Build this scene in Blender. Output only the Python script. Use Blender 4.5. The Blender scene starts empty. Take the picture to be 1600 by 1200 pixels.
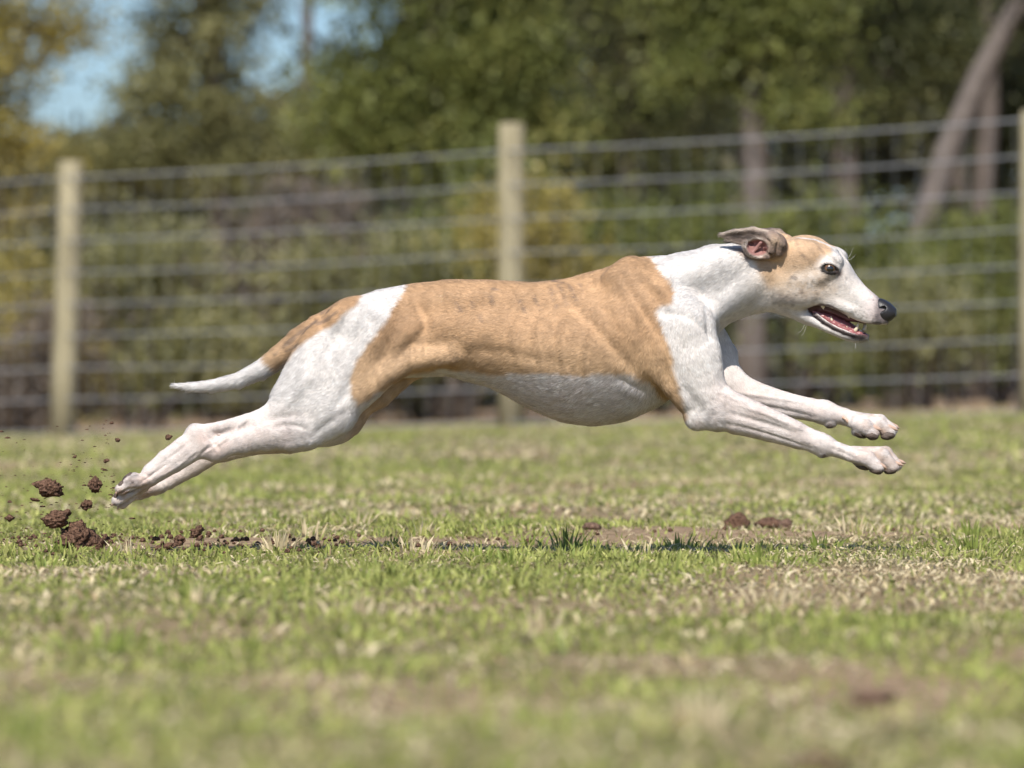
import bpy, math
import numpy as np
from mathutils import Vector, Matrix

# ------------------------------------------------------------------ camera, sky, sun, exposure
S = 1176.0          # pixels (1600 px wide photo) per metre at the dog
D = 8.0             # camera to dog, metres
CAMH = 0.212        # camera height
HORIZON = 614.0     # photo row of the horizon

sc = bpy.context.scene
cam_data = bpy.data.cameras.new("camera")
cam_data.sensor_width = 36.0
cam_data.lens = 36.0 * D / (1600.0 / S)
cam_data.shift_y = (HORIZON - 600.0) / 1600.0
cam_data.clip_start = 0.1
cam_data.clip_end = 2000.0
cam_data.dof.use_dof = True
cam_data.dof.focus_distance = D - 0.04
cam_data.dof.aperture_fstop = cam_data.lens / 26.0
cam_data.dof.aperture_blades = 9
cam = bpy.data.objects.new("camera", cam_data)
sc.collection.objects.link(cam)
cam.location = (0.0, -D, CAMH)
cam.rotation_euler = (math.pi / 2, 0.0, 0.0)
sc.camera = cam

SUN_DIR = Vector((-0.13, -0.68, 0.72)).normalized()      # towards the sun
world = bpy.data.worlds.new("World")
sc.world = world
world.use_nodes = True
wn = world.node_tree.nodes
wl = world.node_tree.links
wn.clear()
w_out = wn.new('ShaderNodeOutputWorld')
w_bg = wn.new('ShaderNodeBackground')
w_sky = wn.new('ShaderNodeTexSky')
w_sky.sky_type = 'NISHITA'
w_sky.sun_disc = False
w_sky.sun_elevation = math.asin(SUN_DIR.z)
w_sky.sun_rotation = math.atan2(SUN_DIR.x, SUN_DIR.y)
w_sky.altitude = 100.0
w_sky.air_density = 0.95
w_sky.dust_density = 1.2
w_sky.ozone_density = 8.0
w_bg.inputs['Strength'].default_value = 0.09
wl.new(w_sky.outputs[0], w_bg.inputs['Color'])
wl.new(w_bg.outputs[0], w_out.inputs['Surface'])

sun_data = bpy.data.lights.new("sun", 'SUN')
sun_data.energy = 4.4
sun_data.angle = math.radians(0.6)
sun_data.color = (1.0, 0.94, 0.85)
sun = bpy.data.objects.new("sun", sun_data)
sc.collection.objects.link(sun)
sun.rotation_euler = SUN_DIR.to_track_quat('Z', 'Y').to_euler()
sun.location = SUN_DIR * 50

sc.view_settings.view_transform = 'Standard'
sc.view_settings.look = 'None'
sc.view_settings.exposure = 0.6
sc.view_settings.gamma = 1.0
sc.view_settings.use_curve_mapping = False
sc.render.engine = 'CYCLES'
sc.cycles.use_denoising = True
sc.cycles.max_bounces = 6
sc.cycles.diffuse_bounces = 3
sc.cycles.glossy_bounces = 2
sc.cycles.transmission_bounces = 3
sc.cycles.transparent_max_bounces = 12
sc.cycles.sample_clamp_indirect = 4.0
sc.cycles_curves.shape = 'RIBBONS'
sc.cycles_curves.subdivisions = 2

# ------------------------------------------------------------------ helpers
rng = np.random.default_rng(7)
COL = sc.collection


def lin(r, g, b):
    f = lambda c: (c / 255 / 12.92) if c <= 10.3 else ((c / 255 + 0.055) / 1.055) ** 2.4
    return np.array([f(r), f(g), f(b)])


def tag(o, label=None, cat=None, group=None, kind=None):
    if label: o["label"] = label
    if cat: o["category"] = cat
    if group: o["group"] = group
    if kind: o["kind"] = kind
    return o


def empty(name, loc=(0, 0, 0)):
    o = bpy.data.objects.new(name, None)
    o.empty_display_size = 0.1
    COL.objects.link(o)
    o.location = loc
    return o


def link(name, me, parent=None):
    o = bpy.data.objects.new(name, me)
    COL.objects.link(o)
    if parent is not None:
        o.parent = parent
        if parent.parent is not None:
            pl = parent.parent.location + parent.location
        else:
            pl = parent.location
        o.matrix_parent_inverse = Matrix.Translation(-Vector(pl))
    return o


def mesh_np(name, verts, faces, mats=(), smooth=True, cols=None, fattr=None):
    """faces: list of int arrays (m,3) / (m,4)."""
    me = bpy.data.meshes.new(name)
    verts = np.asarray(verts, np.float32)
    me.vertices.add(len(verts))
    me.vertices.foreach_set('co', verts.ravel())
    loops = np.concatenate([np.asarray(f, np.int32).ravel() for f in faces])
    sizes = np.concatenate([np.full(len(f), np.asarray(f).shape[1], np.int32) for f in faces])
    starts = np.concatenate([[0], np.cumsum(sizes)[:-1]]).astype(np.int32)
    me.loops.add(len(loops))
    me.loops.foreach_set('vertex_index', loops)
    me.polygons.add(len(sizes))
    me.polygons.foreach_set('loop_start', starts)
    me.polygons.foreach_set('loop_total', sizes)
    me.polygons.foreach_set('use_smooth', np.full(len(sizes), smooth, bool))
    for m in mats:
        me.materials.append(m)
    if cols is not None:
        a = me.attributes.new('col', 'FLOAT_COLOR', 'POINT')
        c4 = np.ones((len(verts), 4), np.float32)
        c4[:, :3] = cols
        a.data.foreach_set('color', c4.ravel())
    if fattr:
        for k, v in fattr.items():
            a = me.attributes.new(k, 'FLOAT', 'POINT')
            a.data.foreach_set('value', np.asarray(v, np.float32))
    me.update(calc_edges=True)
    me.validate()
    return me


def new_mat(name):
    m = bpy.data.materials.new(name)
    m.use_nodes = True
    nt = m.node_tree
    nt.nodes.clear()
    out = nt.nodes.new('ShaderNodeOutputMaterial')
    return m, nt, out


def pbsdf(nt, color=None, rough=0.6, spec=0.3):
    b = nt.nodes.new('ShaderNodeBsdfPrincipled')
    if color is not None:
        b.inputs['Base Color'].default_value = (*color, 1)
    b.inputs['Roughness'].default_value = rough
    b.inputs['Specular IOR Level'].default_value = spec
    return b


def simple_mat(name, color, rough=0.6, spec=0.3, noise=0.0, scale=200.0, bump=0.0, coat=0.0, sss=0.0):
    """plain procedural material: colour varied by a noise, with noise bump."""
    m, nt, out = new_mat(name)
    b = pbsdf(nt, color, rough, spec)
    tc = nt.nodes.new('ShaderNodeTexCoord')
    nz = nt.nodes.new('ShaderNodeTexNoise')
    nz.inputs['Scale'].default_value = scale
    nz.inputs['Detail'].default_value = 4
    nt.links.new(tc.outputs['Object'], nz.inputs['Vector'])
    if noise:
        hs = nt.nodes.new('ShaderNodeMix'); hs.data_type = 'RGBA'; hs.blend_type = 'MIX'
        c = np.array(color)
        hs.inputs[6].default_value = (*np.clip(c * (1 - noise), 0, 1), 1)
        hs.inputs[7].default_value = (*np.clip(c * (1 + noise), 0, 1), 1)
        nt.links.new(nz.outputs['Fac'], hs.inputs[0])
        nt.links.new(hs.outputs[2], b.inputs['Base Color'])
    if bump:
        bp = nt.nodes.new('ShaderNodeBump')
        bp.inputs['Strength'].default_value = 1.0
        bp.inputs['Distance'].default_value = bump
        nt.links.new(nz.outputs['Fac'], bp.inputs['Height'])
        nt.links.new(bp.outputs[0], b.inputs['Normal'])
    b.inputs['Coat Weight'].default_value = coat
    if sss:
        b.inputs['Subsurface Weight'].default_value = sss
        b.inputs['Subsurface Radius'].default_value = (0.004, 0.0015, 0.001)
        b.inputs['Subsurface Scale'].default_value = 1.0
    nt.links.new(b.outputs[0], out.inputs['Surface'])
    return m


def smoothstep(a, b, x):
    t = np.clip((x - a) / (b - a), 0, 1)
    return t * t * (3 - 2 * t)


def vnoise(p, freq, seed=0):
    """cheap smooth value noise on (n,3) points, range about 0..1"""
    q = p * freq + seed * 17.31
    i = np.floor(q).astype(np.int64)
    f = q - i
    f = f * f * (3 - 2 * f)
    def h(ix, iy, iz):
        n = (ix * 374761393 + iy * 668265263 + iz * 2147483647 + seed * 974711) & 0xffffffff
        n = ((n ^ (n >> 13)) * 1274126177) & 0xffffffff
        return ((n ^ (n >> 16)) & 0xffff) / 65535.0
    r = 0
    for dx in (0, 1):
        for dy in (0, 1):
            for dz in (0, 1):
                w = (f[:, 0] if dx else 1 - f[:, 0]) * (f[:, 1] if dy else 1 - f[:, 1]) * (f[:, 2] if dz else 1 - f[:, 2])
                r = r + w * h(i[:, 0] + dx, i[:, 1] + dy, i[:, 2] + dz)
    return r


def px2w(p):
    """photo-plane sculpting units (column, row, depth towards +Y) to metres"""
    p = np.asarray(p, float)
    return np.stack([(p[..., 0] - 800) / S, p[..., 2] / S, CAMH + (HORIZON - p[..., 1]) / S], -1)


def poly_sd(pts, poly):
    """signed distance of (n,2) pts to polygon, negative inside"""
    poly = np.asarray(poly, float)
    d = np.full(len(pts), 1e9)
    inside = np.zeros(len(pts), bool)
    n = len(poly)
    for i in range(n):
        a, b = poly[i], poly[(i + 1) % n]
        e = b - a
        w = pts - a
        t = np.clip((w @ e) / (e @ e + 1e-9), 0, 1)
        d = np.minimum(d, np.hypot(*(w - t[:, None] * e).T))
        c = (a[1] > pts[:, 1]) != (b[1] > pts[:, 1])
        with np.errstate(divide='ignore', invalid='ignore'):
            xi = a[0] + (pts[:, 1] - a[1]) * e[0] / (e[1] if e[1] else 1e-9)
        inside ^= c & (pts[:, 0] < xi)
    return np.where(inside, -d, d)


def spline(pl, n=28):
    """Catmull-Rom resample of a polyline"""
    p = np.asarray(pl, float)
    if len(p) < 3: return p
    q = np.concatenate([[2 * p[0] - p[1]], p, [2 * p[-1] - p[-2]]])
    out = []
    for u in np.linspace(0, len(p) - 1 - 1e-6, n):
        i = int(u); t = u - i
        a, b, c, d = q[i:i + 4]
        out.append(.5 * (2 * b + (c - a) * t + (2 * a - 5 * b + 4 * c - d) * t * t + (3 * b - a - 3 * c + d) * t ** 3))
    return np.array(out)


def line_d(pts, line):
    """distance to polyline and running parameter 0..1"""
    line = np.asarray(line, float)
    best = np.full(len(pts), 1e9); par = np.zeros(len(pts))
    n = len(line) - 1
    for i in range(n):
        a, b = line[i], line[i + 1]
        e = b - a; w = pts - a
        t = np.clip((w @ e) / (e @ e + 1e-9), 0, 1)
        dd = np.hypot(*(w - t[:, None] * e).T)
        m = dd < best
        best[m] = dd[m]; par[m] = (i + t[m]) / n
    return best, par

# ------------------------------------------------------------------ implicit-surface sculpting kit (units: photo pixels at the dog)
class Field:
    def __init__(self, lo, hi, h):
        self.lo = np.array(lo, float); self.h = h
        self.n = np.ceil((np.array(hi, float) - self.lo) / h).astype(int) + 1
        self.F = np.full(self.n, 60.0, np.float32)
        self.ax = [self.lo[i] + h * np.arange(self.n[i]) for i in range(3)]

    def sl(self, lo, hi):
        s = []
        for i in range(3):
            a = int(max(0, math.floor((lo[i] - self.lo[i]) / self.h)))
            b = int(min(self.n[i], math.ceil((hi[i] - self.lo[i]) / self.h) + 1))
            if b <= a: return None
            s.append(slice(a, b))
        return tuple(s)

    def grid(self, s):
        x = self.ax[0][s[0]][:, None, None].astype(np.float32)
        y = self.ax[1][s[1]][None, :, None].astype(np.float32)
        z = self.ax[2][s[2]][None, None, :].astype(np.float32)
        return x, y, z

    def apply(self, s, d, k, op='add'):
        F = self.F[s]
        d = d.astype(np.float32)
        if op == 'sub':
            a, b = -F, d
        else:
            a, b = F, d
        if k > 0:
            hh = np.maximum(k - np.abs(a - b), 0) / k
            r = np.minimum(a, b) - hh * hh * (k / 4)
        else:
            r = np.minimum(a, b)
        if op == 'sub':
            r = -r
        self.F[s] = r


class Sculpt:
    """axes: 0 = column, 1 = row (down), 2 = depth (away from camera)"""
    def __init__(self, lo, hi, h, xf=None):
        self.fd = Field(lo, hi, h)
        self.xf = None

    def coords(self, lo, hi, pad):
        lo = np.array(lo, float); hi = np.array(hi, float)
        if self.xf is not None:
            cs = np.array([[(lo, hi)[i][0], (lo, hi)[j][1], (lo, hi)[k][2]] for i in (0, 1) for j in (0, 1) for k in (0, 1)])
            cs = self.xf.fwd(cs)
            lo, hi = cs.min(0), cs.max(0)
        s = self.fd.sl(lo - pad, hi + pad)
        if s is None: return None, None
        x, y, z = self.fd.grid(s)
        if self.xf is not None:
            x, y, z = self.xf.inv3(x, y, z)
        return s, (x, y, z)

    def rc(self, pts, k=10, sy=1.0, op='add'):
        """chain of tapered limbs; pts = [(col,row,depth,r[,sy])...]"""
        P = np.array([q[:3] for q in pts], float); R = [q[3] for q in pts]
        SY = [q[4] if len(q) > 4 else sy for q in pts]
        m = np.array([r_ * max(1, s_) for r_, s_ in zip(R, SY)])[:, None]
        s, g = self.coords((P - m).min(0), (P + m).max(0), k + 3)
        if s is None: return
        x, y, z = g
        best = None
        for i in range(len(pts) - 1):
            A, B = P[i], P[i + 1]; ra, rb, sa, sb = R[i], R[i + 1], SY[i], SY[i + 1]
            e = B - A; L = e @ e + 1e-6
            t = np.clip(((x - A[0]) * e[0] + (y - A[1]) * e[1] + (z - A[2]) * e[2]) / L, 0, 1)
            s_ = sa + (sb - sa) * t
            dx = x - A[0] - t * e[0]; dy = y - A[1] - t * e[1]; dz = (z - A[2] - t * e[2]) / s_
            d = (np.sqrt(dx * dx + dy * dy + dz * dz) - (ra + (rb - ra) * t)) * np.minimum(1, s_)
            if best is None:
                best = d
            else:
                kk = 2.0
                hh = np.maximum(kk - np.abs(best - d), 0) / kk
                best = np.minimum(best, d) - hh * hh * (kk / 4)
        self.fd.apply(s, best, k, op)

    def ell(self, c, r, k=8, op='add', rot=0.0):
        """ellipsoid, rot = in-picture rotation (degrees, clockwise on screen)"""
        c = np.array(c, float); r = np.array(r, float)
        m = max(r[0], r[1]) if rot else 0
        rr = np.array([max(r[0], m), max(r[1], m), r[2]])
        s, g = self.coords(c - rr, c + rr, k + 3)
        if s is None: return
        x, y, z = g[0] - c[0], g[1] - c[1], g[2] - c[2]
        if rot:
            a = math.radians(rot)
            x, y = x * math.cos(a) + y * math.sin(a), -x * math.sin(a) + y * math.cos(a)
        k0 = np.sqrt((x / r[0]) ** 2 + (y / r[1]) ** 2 + (z / r[2]) ** 2)
        k1 = np.sqrt((x / r[0] ** 2) ** 2 + (y / r[1] ** 2) ** 2 + (z / r[2] ** 2) ** 2)
        d = np.where(k0 < 0.05, -min(r), k0 * (k0 - 1) / np.maximum(k1, 1e-6))
        self.fd.apply(s, d, k, op)

    def loft(self, st, k=8, n=2.0, up=0.1, dn=0.2, sm=8, dep=0.0, nb=None, op='add'):
        """stations (col, top row, bottom row, half depth[, depth centre])"""
        st = np.array([list(q) + [dep] * (5 - len(q)) for q in st], float)
        x0, x1 = st[0, 0], st[-1, 0]
        xs = np.arange(x0 - 30, x1 + 31, 1.0)
        def cur(c):
            v = np.interp(xs, st[:, 0], st[:, c])
            if sm:
                w = np.exp(-0.5 * (np.arange(-3 * sm, 3 * sm + 1) / (sm)) ** 2); w /= w.sum()
                lo = np.interp(xs, [x0, x1], [st[0, c], st[-1, c]])
                v = np.convolve(np.pad(v, 3 * sm, mode='reflect', reflect_type='odd'), w, 'valid')
            return v
        T, Bt, W, DC = cur(1), cur(2), np.maximum(cur(3), 1.0), cur(4)
        s, g = self.coords((x0, st[:, 1].min(), (st[:, 4] - st[:, 3]).min()), (x1, st[:, 2].max(), (st[:, 4] + st[:, 3]).max()), k + 3)
        if s is None: return
        x, y, z = g
        sh = np.broadcast(x, y, z).shape
        xb = np.broadcast_to(x, sh) if self.xf is not None else x
        ip = lambda v: np.interp(xb.ravel(), xs, v).reshape(xb.shape).astype(np.float32)
        t, b, w, dc = ip(T), ip(Bt), ip(W), ip(DC)
        c = (t + b) / 2; h = np.maximum((b - t) / 2, 1.0)
        v = (c - y) / h
        w = w * (1 - up * np.clip(v, 0, 1) ** 2 - dn * np.clip(-v, 0, 1) ** 2)
        a = np.abs(z - dc) / w; bb = np.abs(v)
        nn = n if nb is None else np.where(v < 0, nb, n)
        q = (a ** nn + bb ** nn) ** (1 / nn)
        qq = np.maximum(q, 0.05)
        gr = np.sqrt(((a / qq) ** (nn - 1) / w) ** 2 + ((bb / qq) ** (nn - 1) / h) ** 2)
        d = (q - 1) / np.maximum(gr, 1 / np.maximum(h, w))
        d = np.maximum(d, np.maximum(x0 - x, x - x1))
        self.fd.apply(s, d, k, op)

    def mesh(self):
        """surface nets -> verts (px), quads, normals"""
        F = self.fd.F; h = self.fd.h
        I = F < 0
        cnt = np.zeros(np.array(F.shape) - 1, np.int8)
        for i in (0, 1):
            for j in (0, 1):
                for k in (0, 1):
                    cnt += I[i:F.shape[0] - 1 + i, j:F.shape[1] - 1 + j, k:F.shape[2] - 1 + k]
        act = np.argwhere((cnt > 0) & (cnt < 8))
        idx = np.full(cnt.shape, -1, np.int32)
        idx[tuple(act.T)] = np.arange(len(act))
        cor = [(i, j, k) for i in (0, 1) for j in (0, 1) for k in (0, 1)]
        val = np.stack([F[act[:, 0] + c[0], act[:, 1] + c[1], act[:, 2] + c[2]] for c in cor], 1)
        pos = np.zeros((len(act), 3)); num = np.zeros(len(act))
        for a in range(8):
            for b in range(a + 1, 8):
                ca, cb = np.array(cor[a]), np.array(cor[b])
                if np.abs(ca - cb).sum() != 1: continue
                m = (val[:, a] < 0) != (val[:, b] < 0)
                t = val[m, a] / (val[m, a] - val[m, b])
                pos[m] += ca + (cb - ca) * t[:, None]; num[m] += 1
        V = self.fd.lo + h * (act + pos / num[:, None])
        quads = []
        for ax in range(3):
            u, w = (ax + 1) % 3, (ax + 2) % 3
            s0 = [slice(None)] * 3; s1 = [slice(None)] * 3
            s0[ax] = slice(0, -1); s1[ax] = slice(1, None)
            ch = I[tuple(s0)] != I[tuple(s1)]
            e = np.argwhere(ch)
            e = e[(e[:, u] > 0) & (e[:, w] > 0) & (e[:, u] < F.shape[u] - 1) & (e[:, w] < F.shape[w] - 1)]
            ins = I[tuple(e.T)]
            def cell(du, dw):
                q = e.copy(); q[:, u] += du; q[:, w] += dw
                return idx[tuple(q.T)]
            Q = np.stack([cell(-1, -1), cell(0, -1), cell(0, 0), cell(-1, 0)], 1)
            Q[~ins] = Q[~ins][:, ::-1]
            quads.append(Q)
        Q = np.concatenate(quads)
        Q = Q[(Q >= 0).all(1)]
        return V, Q


def smooth_mesh(V, Q, it=2, lam=0.5):
    e = np.concatenate([Q[:, [0, 1]], Q[:, [1, 2]], Q[:, [2, 3]], Q[:, [3, 0]]])
    n = len(V)
    deg = np.bincount(e[:, 0], minlength=n) + np.bincount(e[:, 1], minlength=n)
    for i in range(it):
        for l in (lam, -lam * 1.04):
            a = np.zeros_like(V)
            for c in range(3):
                a[:, c] = np.bincount(e[:, 0], V[e[:, 1], c], n) + np.bincount(e[:, 1], V[e[:, 0], c], n)
            V = V + l * (a / np.maximum(deg, 1)[:, None] - V)
    return V


def normals(V, Q):
    fn = np.cross(V[Q[:, 2]] - V[Q[:, 0]], V[Q[:, 3]] - V[Q[:, 1]])
    N = np.zeros_like(V)
    for c in range(3):
        for j in range(4):
            N[:, c] += np.bincount(Q[:, j], fn[:, c], len(V))
    return N / np.maximum(np.linalg.norm(N, axis=1, keepdims=True), 1e-9)


class HeadXF:
    """the head is modelled straight, then turned a little to the camera and tilted"""
    def __init__(self, piv, yaw, roll):
        self.p = np.array(piv, float)
        cy, sy = math.cos(yaw), math.sin(yaw); cr, sr = math.cos(roll), math.sin(roll)
        Rr = np.array([[1, 0, 0], [0, cr, -sr], [0, sr, cr]])          # (col,row,depth)
        Ry = np.array([[cy, 0, sy], [0, 1, 0], [-sy, 0, cy]])
        Sx = np.diag([1 / cy, 1, 1])
        self.M = Ry @ Rr @ Sx
        self.I = np.linalg.inv(self.M)

    def fwd(self, q):
        return (np.asarray(q, float) - self.p) @ self.M.T + self.p

    def inv(self, q):
        return (np.asarray(q, float) - self.p) @ self.I.T + self.p

    def inv3(self, x, y, z):
        x = x - self.p[0]; y = y - self.p[1]; z = z - self.p[2]
        I = self.I.astype(np.float32)
        return tuple(I[i, 0] * x + I[i, 1] * y + I[i, 2] * z + np.float32(self.p[i]) for i in range(3))


def px_mesh(name, V, Q, mats, parent, cols=None, fattr=None, smooth=True):
    """px verts + quads/tris -> object (winding is flipped by the row axis pointing down twice: keep outward)"""
    W = px2w(V)
    fs = [np.asarray(q) for q in (Q if isinstance(Q, list) else [Q])]
    me = mesh_np(name, W, fs, mats, smooth, cols, fattr)
    return link(name, me, parent)

# ------------------------------------------------------------------ the dog
VOX = 1.5
HX = HeadXF((1215, 440, 0), math.radians(13), math.radians(9))


def near(px, py, d):
    """head-frame column,row of the point at head depth d that the photo shows at px,py"""
    M = HX.M; p = HX.p
    b = np.array([px - p[0] - M[0, 2] * d, py - p[1] - M[1, 2] * d])
    r = np.linalg.solve(M[:2, :2], b)
    return r[0] + p[0], r[1] + p[1]


def sculpt_body():
    sk = Sculpt((165, 338, -128), (1425, 808, 112), VOX)
    # trunk: (col, top row, bottom row, half depth)
    sk.loft([(498, 512, 560, 20), (520, 496, 575, 34), (545, 479, 585, 46), (580, 461, 588, 52), (632, 447, 590, 52), (700, 439, 587, 54),
             (770, 439, 606, 61), (830, 444, 640, 71), (880, 437, 660, 78), (930, 423, 666, 81), (980, 409, 657, 80),
             (1030, 404, 634, 72), (1075, 415, 604, 60), (1105, 440, 566, 42), (1118, 460, 545, 22)], k=0, up=0.30, dn=0.30, sm=10)
    # neck
    sk.rc([(1020, 478, 0, 70, .76), (1075, 462, 0, 68, .76), (1120, 444, -1, 61, .80), (1160, 435, -3, 55, .80), (1200, 432, -4, 49, .8)], k=22)
    sk.rc([(1078, 515, 0, 36, .8), (1122, 472, 0, 31, .7), (1180, 450, -3, 35, .75)], k=10)
    # throat muscle (sternomastoid) edge, both sides
    for s in (-1, 1):
        sk.rc([(1190, 430, s * 30, 14), (1150, 456, s * 27, 14), (1106, 490, s * 35, 15)], k=22)
        sk.rc([(1190, 400, s * 26, 14), (1120, 412, s * 30, 22), (1050, 440, s * 40, 26)], k=22)
    # withers and shoulder blades
    for s in (-1, 1):
        sk.rc([(985, 425, s * 30, 22), (1030, 462, s * 52, 27), (1068, 505, s * 64, 30)], k=20, sy=.8)
        sk.rc([(965, 440, s * 42, 22), (1000, 490, s * 62, 26), (1040, 545, s * 64, 26)], k=18, sy=.7)
    # spine ridge / loin muscles
    for s in (-1, 1):
        sk.rc([(600, 476, s * 20, 18), (700, 465, s * 22, 19), (790, 466, s * 23, 19), (880, 466, s * 27, 19)], k=24)
    # ---------------- near foreleg
    sk.rc([(1062, 512, -62, 42, .55), (1080, 560, -62, 42, .58), (1090, 605, -58, 36, .62)], k=16)
    sk.rc([(1080, 520, -60, 34, .6), (1100, 575, -60, 22, .7), (1112, 610, -56, 18, .8)], k=12)
    sk.rc([(1020, 555, -60, 26, .6), (1052, 600, -58, 20, .7), (1078, 640, -52, 13, .8)], k=12)
    sk.ell((1086, 653, -51), (18, 17, 13), k=9)
    sk.rc([(1090, 655, -51, 14), (1115, 655, -51, 17)], k=8)
    sk.rc([(1112, 632, -52, 32, .72), (1150, 649, -50, 29, .72), (1200, 665, -48, 24, .72), (1245, 681, -47, 19.5, .76), (1285, 694, -46, 15, .85)], k=12)
    sk.rc([(1130, 622, -58, 14), (1180, 642, -58, 12), (1240, 668, -54, 9)], k=9)
    sk.rc([(1278, 694, -46, 15.5, .9), (1305, 702, -46, 11.5), (1335, 712, -46, 11.5, 1.3)], k=8)
    sk.ell((1283, 707, -47), (9, 8, 8), k=5)
    for (d, p) in ((-64, [(1326, 710, 9), (1352, 716, 11.5), (1367, 730, 10)]), (-52, [(1330, 707, 9), (1374, 711, 11.5), (1391, 729, 10)]),
                   (-40, [(1332, 706, 9), (1380, 709, 11.5), (1397, 726, 9.5)]), (-29, [(1330, 709, 9), (1358, 715, 10.5), (1372, 729, 9)])):
        sk.rc([(p[0][0], p[0][1], -46 + (d + 46) * .55, p[0][2]), (p[1][0], p[1][1], d, p[1][2]), (p[2][0], p[2][1], d, p[2][2])], k=3.5, sy=.78)
    sk.ell((1345, 722, -46), (14, 8, 14), k=5)
    # ---------------- far foreleg
    sk.rc([(1085, 515, 52, 44, .55), (1118, 560, 50, 36, .6), (1130, 592, 48, 30, .7)], k=16)
    sk.rc([(1110, 580, 48, 26, .7), (1112, 622, 46, 18, .8)], k=10)
    sk.rc([(1138, 600, 47, 27, .75), (1175, 617, 46, 23, .75), (1225, 632, 44, 20, .78), (1268, 640, 42, 17.5, .85), (1290, 645, 40, 17, .85)], k=12)
    sk.rc([(1290, 644, 40, 17, .85), (1320, 651, 38, 13), (1345, 660, 36, 13, 1.2)], k=8)
    sk.ell((1299, 662, 38), (9, 8, 8), k=5)
    for (d, p) in ((16, [(1335, 660, 10), (1353, 667, 11.5), (1364, 678, 10.5)]), (27, [(1338, 656, 10), (1374, 663, 12), (1390, 677, 10.5)]),
                   (40, [(1338, 654, 10), (1376, 660, 12), (1394, 672, 10)]), (52, [(1336, 657, 9), (1356, 662, 10.5), (1368, 674, 9.5)])):
        sk.rc([(p[0][0], p[0][1], 36 + (d - 36) * .55, p[0][2]), (p[1][0], p[1][1], d, p[1][2]), (p[2][0], p[2][1], d, p[2][2])], k=3.5, sy=.8)
    sk.ell((1345, 674, 32), (13, 9, 15), k=5)
    # ---------------- near hind leg
    sk.rc([(562, 520, -34, 57, .5), (522, 575, -40, 60, .5), (486, 628, -44, 51, .52)], k=22)
    sk.rc([(600, 530, -40, 46, .5), (560, 585, -48, 40, .52), (520, 640, -50, 34, .6)], k=16)
    sk.rc([(506, 540, -36, 30, .6), (484, 590, -42, 34, .6), (447, 640, -44, 26, .7)], k=16)
    sk.rc([(705, 556, -40, 15), (640, 566, -46, 15), (595, 590, -52, 16), (565, 618, -54, 14)], k=18)
    sk.ell((545, 500, -48), (26, 22, 14), k=18)
    sk.rc([(520, 645, -50, 34, .62), (488, 670, -50, 28, .7), (462, 686, -48, 18, .8)], k=14)
    sk.ell((482, 686, -50), (16, 13, 14), k=10)
    sk.rc([(462, 668, -47, 32, .68), (420, 677, -46, 28, .66), (380, 688, -45, 21, .7), (335, 702, -44, 15, .8)], k=12)
    sk.rc([(438, 645, -44, 17, .7), (390, 657, -43, 11, .7), (345, 667, -43, 8, .7), (308, 674, -43, 9.5, .9)], k=9)
    sk.rc([(306, 676, -43, 11, .95), (322, 694, -44, 16, .85), (340, 704, -44, 16, .8)], k=9)
    sk.rc([(309, 678, -43, 12, .9), (290, 697, -44, 15, .8), (262, 717, -44, 14, .75), (240, 735, -45, 12, .8)], k=8)
    sk.rc([(318, 694, -44, 18, .72), (275, 722, -44, 15, .75), (238, 745, -45, 13.5, .95), (218, 758, -46, 13, 1.2)], k=9)
    for (d, p) in ((-66, [(230, 750, 8), (209, 754, 10.5), (194, 763, 9)]), (-54, [(226, 757, 8), (201, 768, 11), (187, 781, 8.5)]),
                   (-41, [(228, 760, 8), (205, 773, 10.5), (194, 786, 8)]), (-30, [(230, 756, 8), (213, 765, 9.5), (203, 776, 8)])):
        sk.rc([(p[0][0], p[0][1], -46 + (d + 46) * .55, p[0][2]), (p[1][0], p[1][1], d, p[1][2]), (p[2][0], p[2][1], d, p[2][2])], k=1.6, sy=.7)
    sk.ell((210, 747, -48), (12, 8, 13), k=4, rot=-30)
    # ---------------- far hind leg
    sk.rc([(585, 535, 36, 54, .5), (555, 602, 40, 46, .5), (530, 645, 42, 34, .55)], k=20)
    sk.rc([(690, 562, 34, 18, .6), (640, 574, 38, 20, .6), (590, 602, 40, 30, .6)], k=16)
    sk.rc([(535, 648, 42, 31, .6), (512, 668, 42, 22, .7)], k=14)
    sk.rc([(520, 664, 42, 28, .68), (450, 685, 42, 23, .68), (395, 694, 42, 17, .75), (350, 707, 42, 14, .8)], k=12)
    sk.rc([(450, 668, 42, 12), (380, 690, 42, 9), (335, 700, 42, 10)], k=8)
    sk.rc([(330, 697, 42, 11, .8), (298, 722, 42, 13, .75)], k=8)
    sk.rc([(345, 702, 42, 15, .75), (300, 730, 42, 14, .75), (262, 753, 42, 11.5, .95), (240, 763, 42, 11.5, 1.2)], k=9)
    for (d, p) in ((24, [(250, 760, 8), (230, 764, 9), (220, 768, 8)]), (35, [(250, 762, 8), (226, 768, 9), (216, 773, 8)]),
                   (48, [(250, 762, 8), (228, 768, 9), (218, 773, 8)]), (60, [(250, 760, 8), (232, 764, 9), (222, 769, 8)])):
        sk.rc([(p[0][0], p[0][1], 42 + (d - 42) * .55, p[0][2]), (p[1][0], p[1][1], d, p[1][2]), (p[2][0], p[2][1], d, p[2][2])], k=3.0, sy=.78)
    # ---------------- tail
    sk.rc([(530, 500, 0, 24, .9), (500, 513, 0, 22), (470, 532, -1, 20), (440, 556, -3, 17.5), (410, 577, -5, 14.5), (375, 594, -7, 11.5),
           (335, 603, -8, 9), (300, 605, -8, 6.5), (276, 603, -8, 3)], k=9)
    # ---------------- head (local frame, then turned)
    sk.xf = HX
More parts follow.
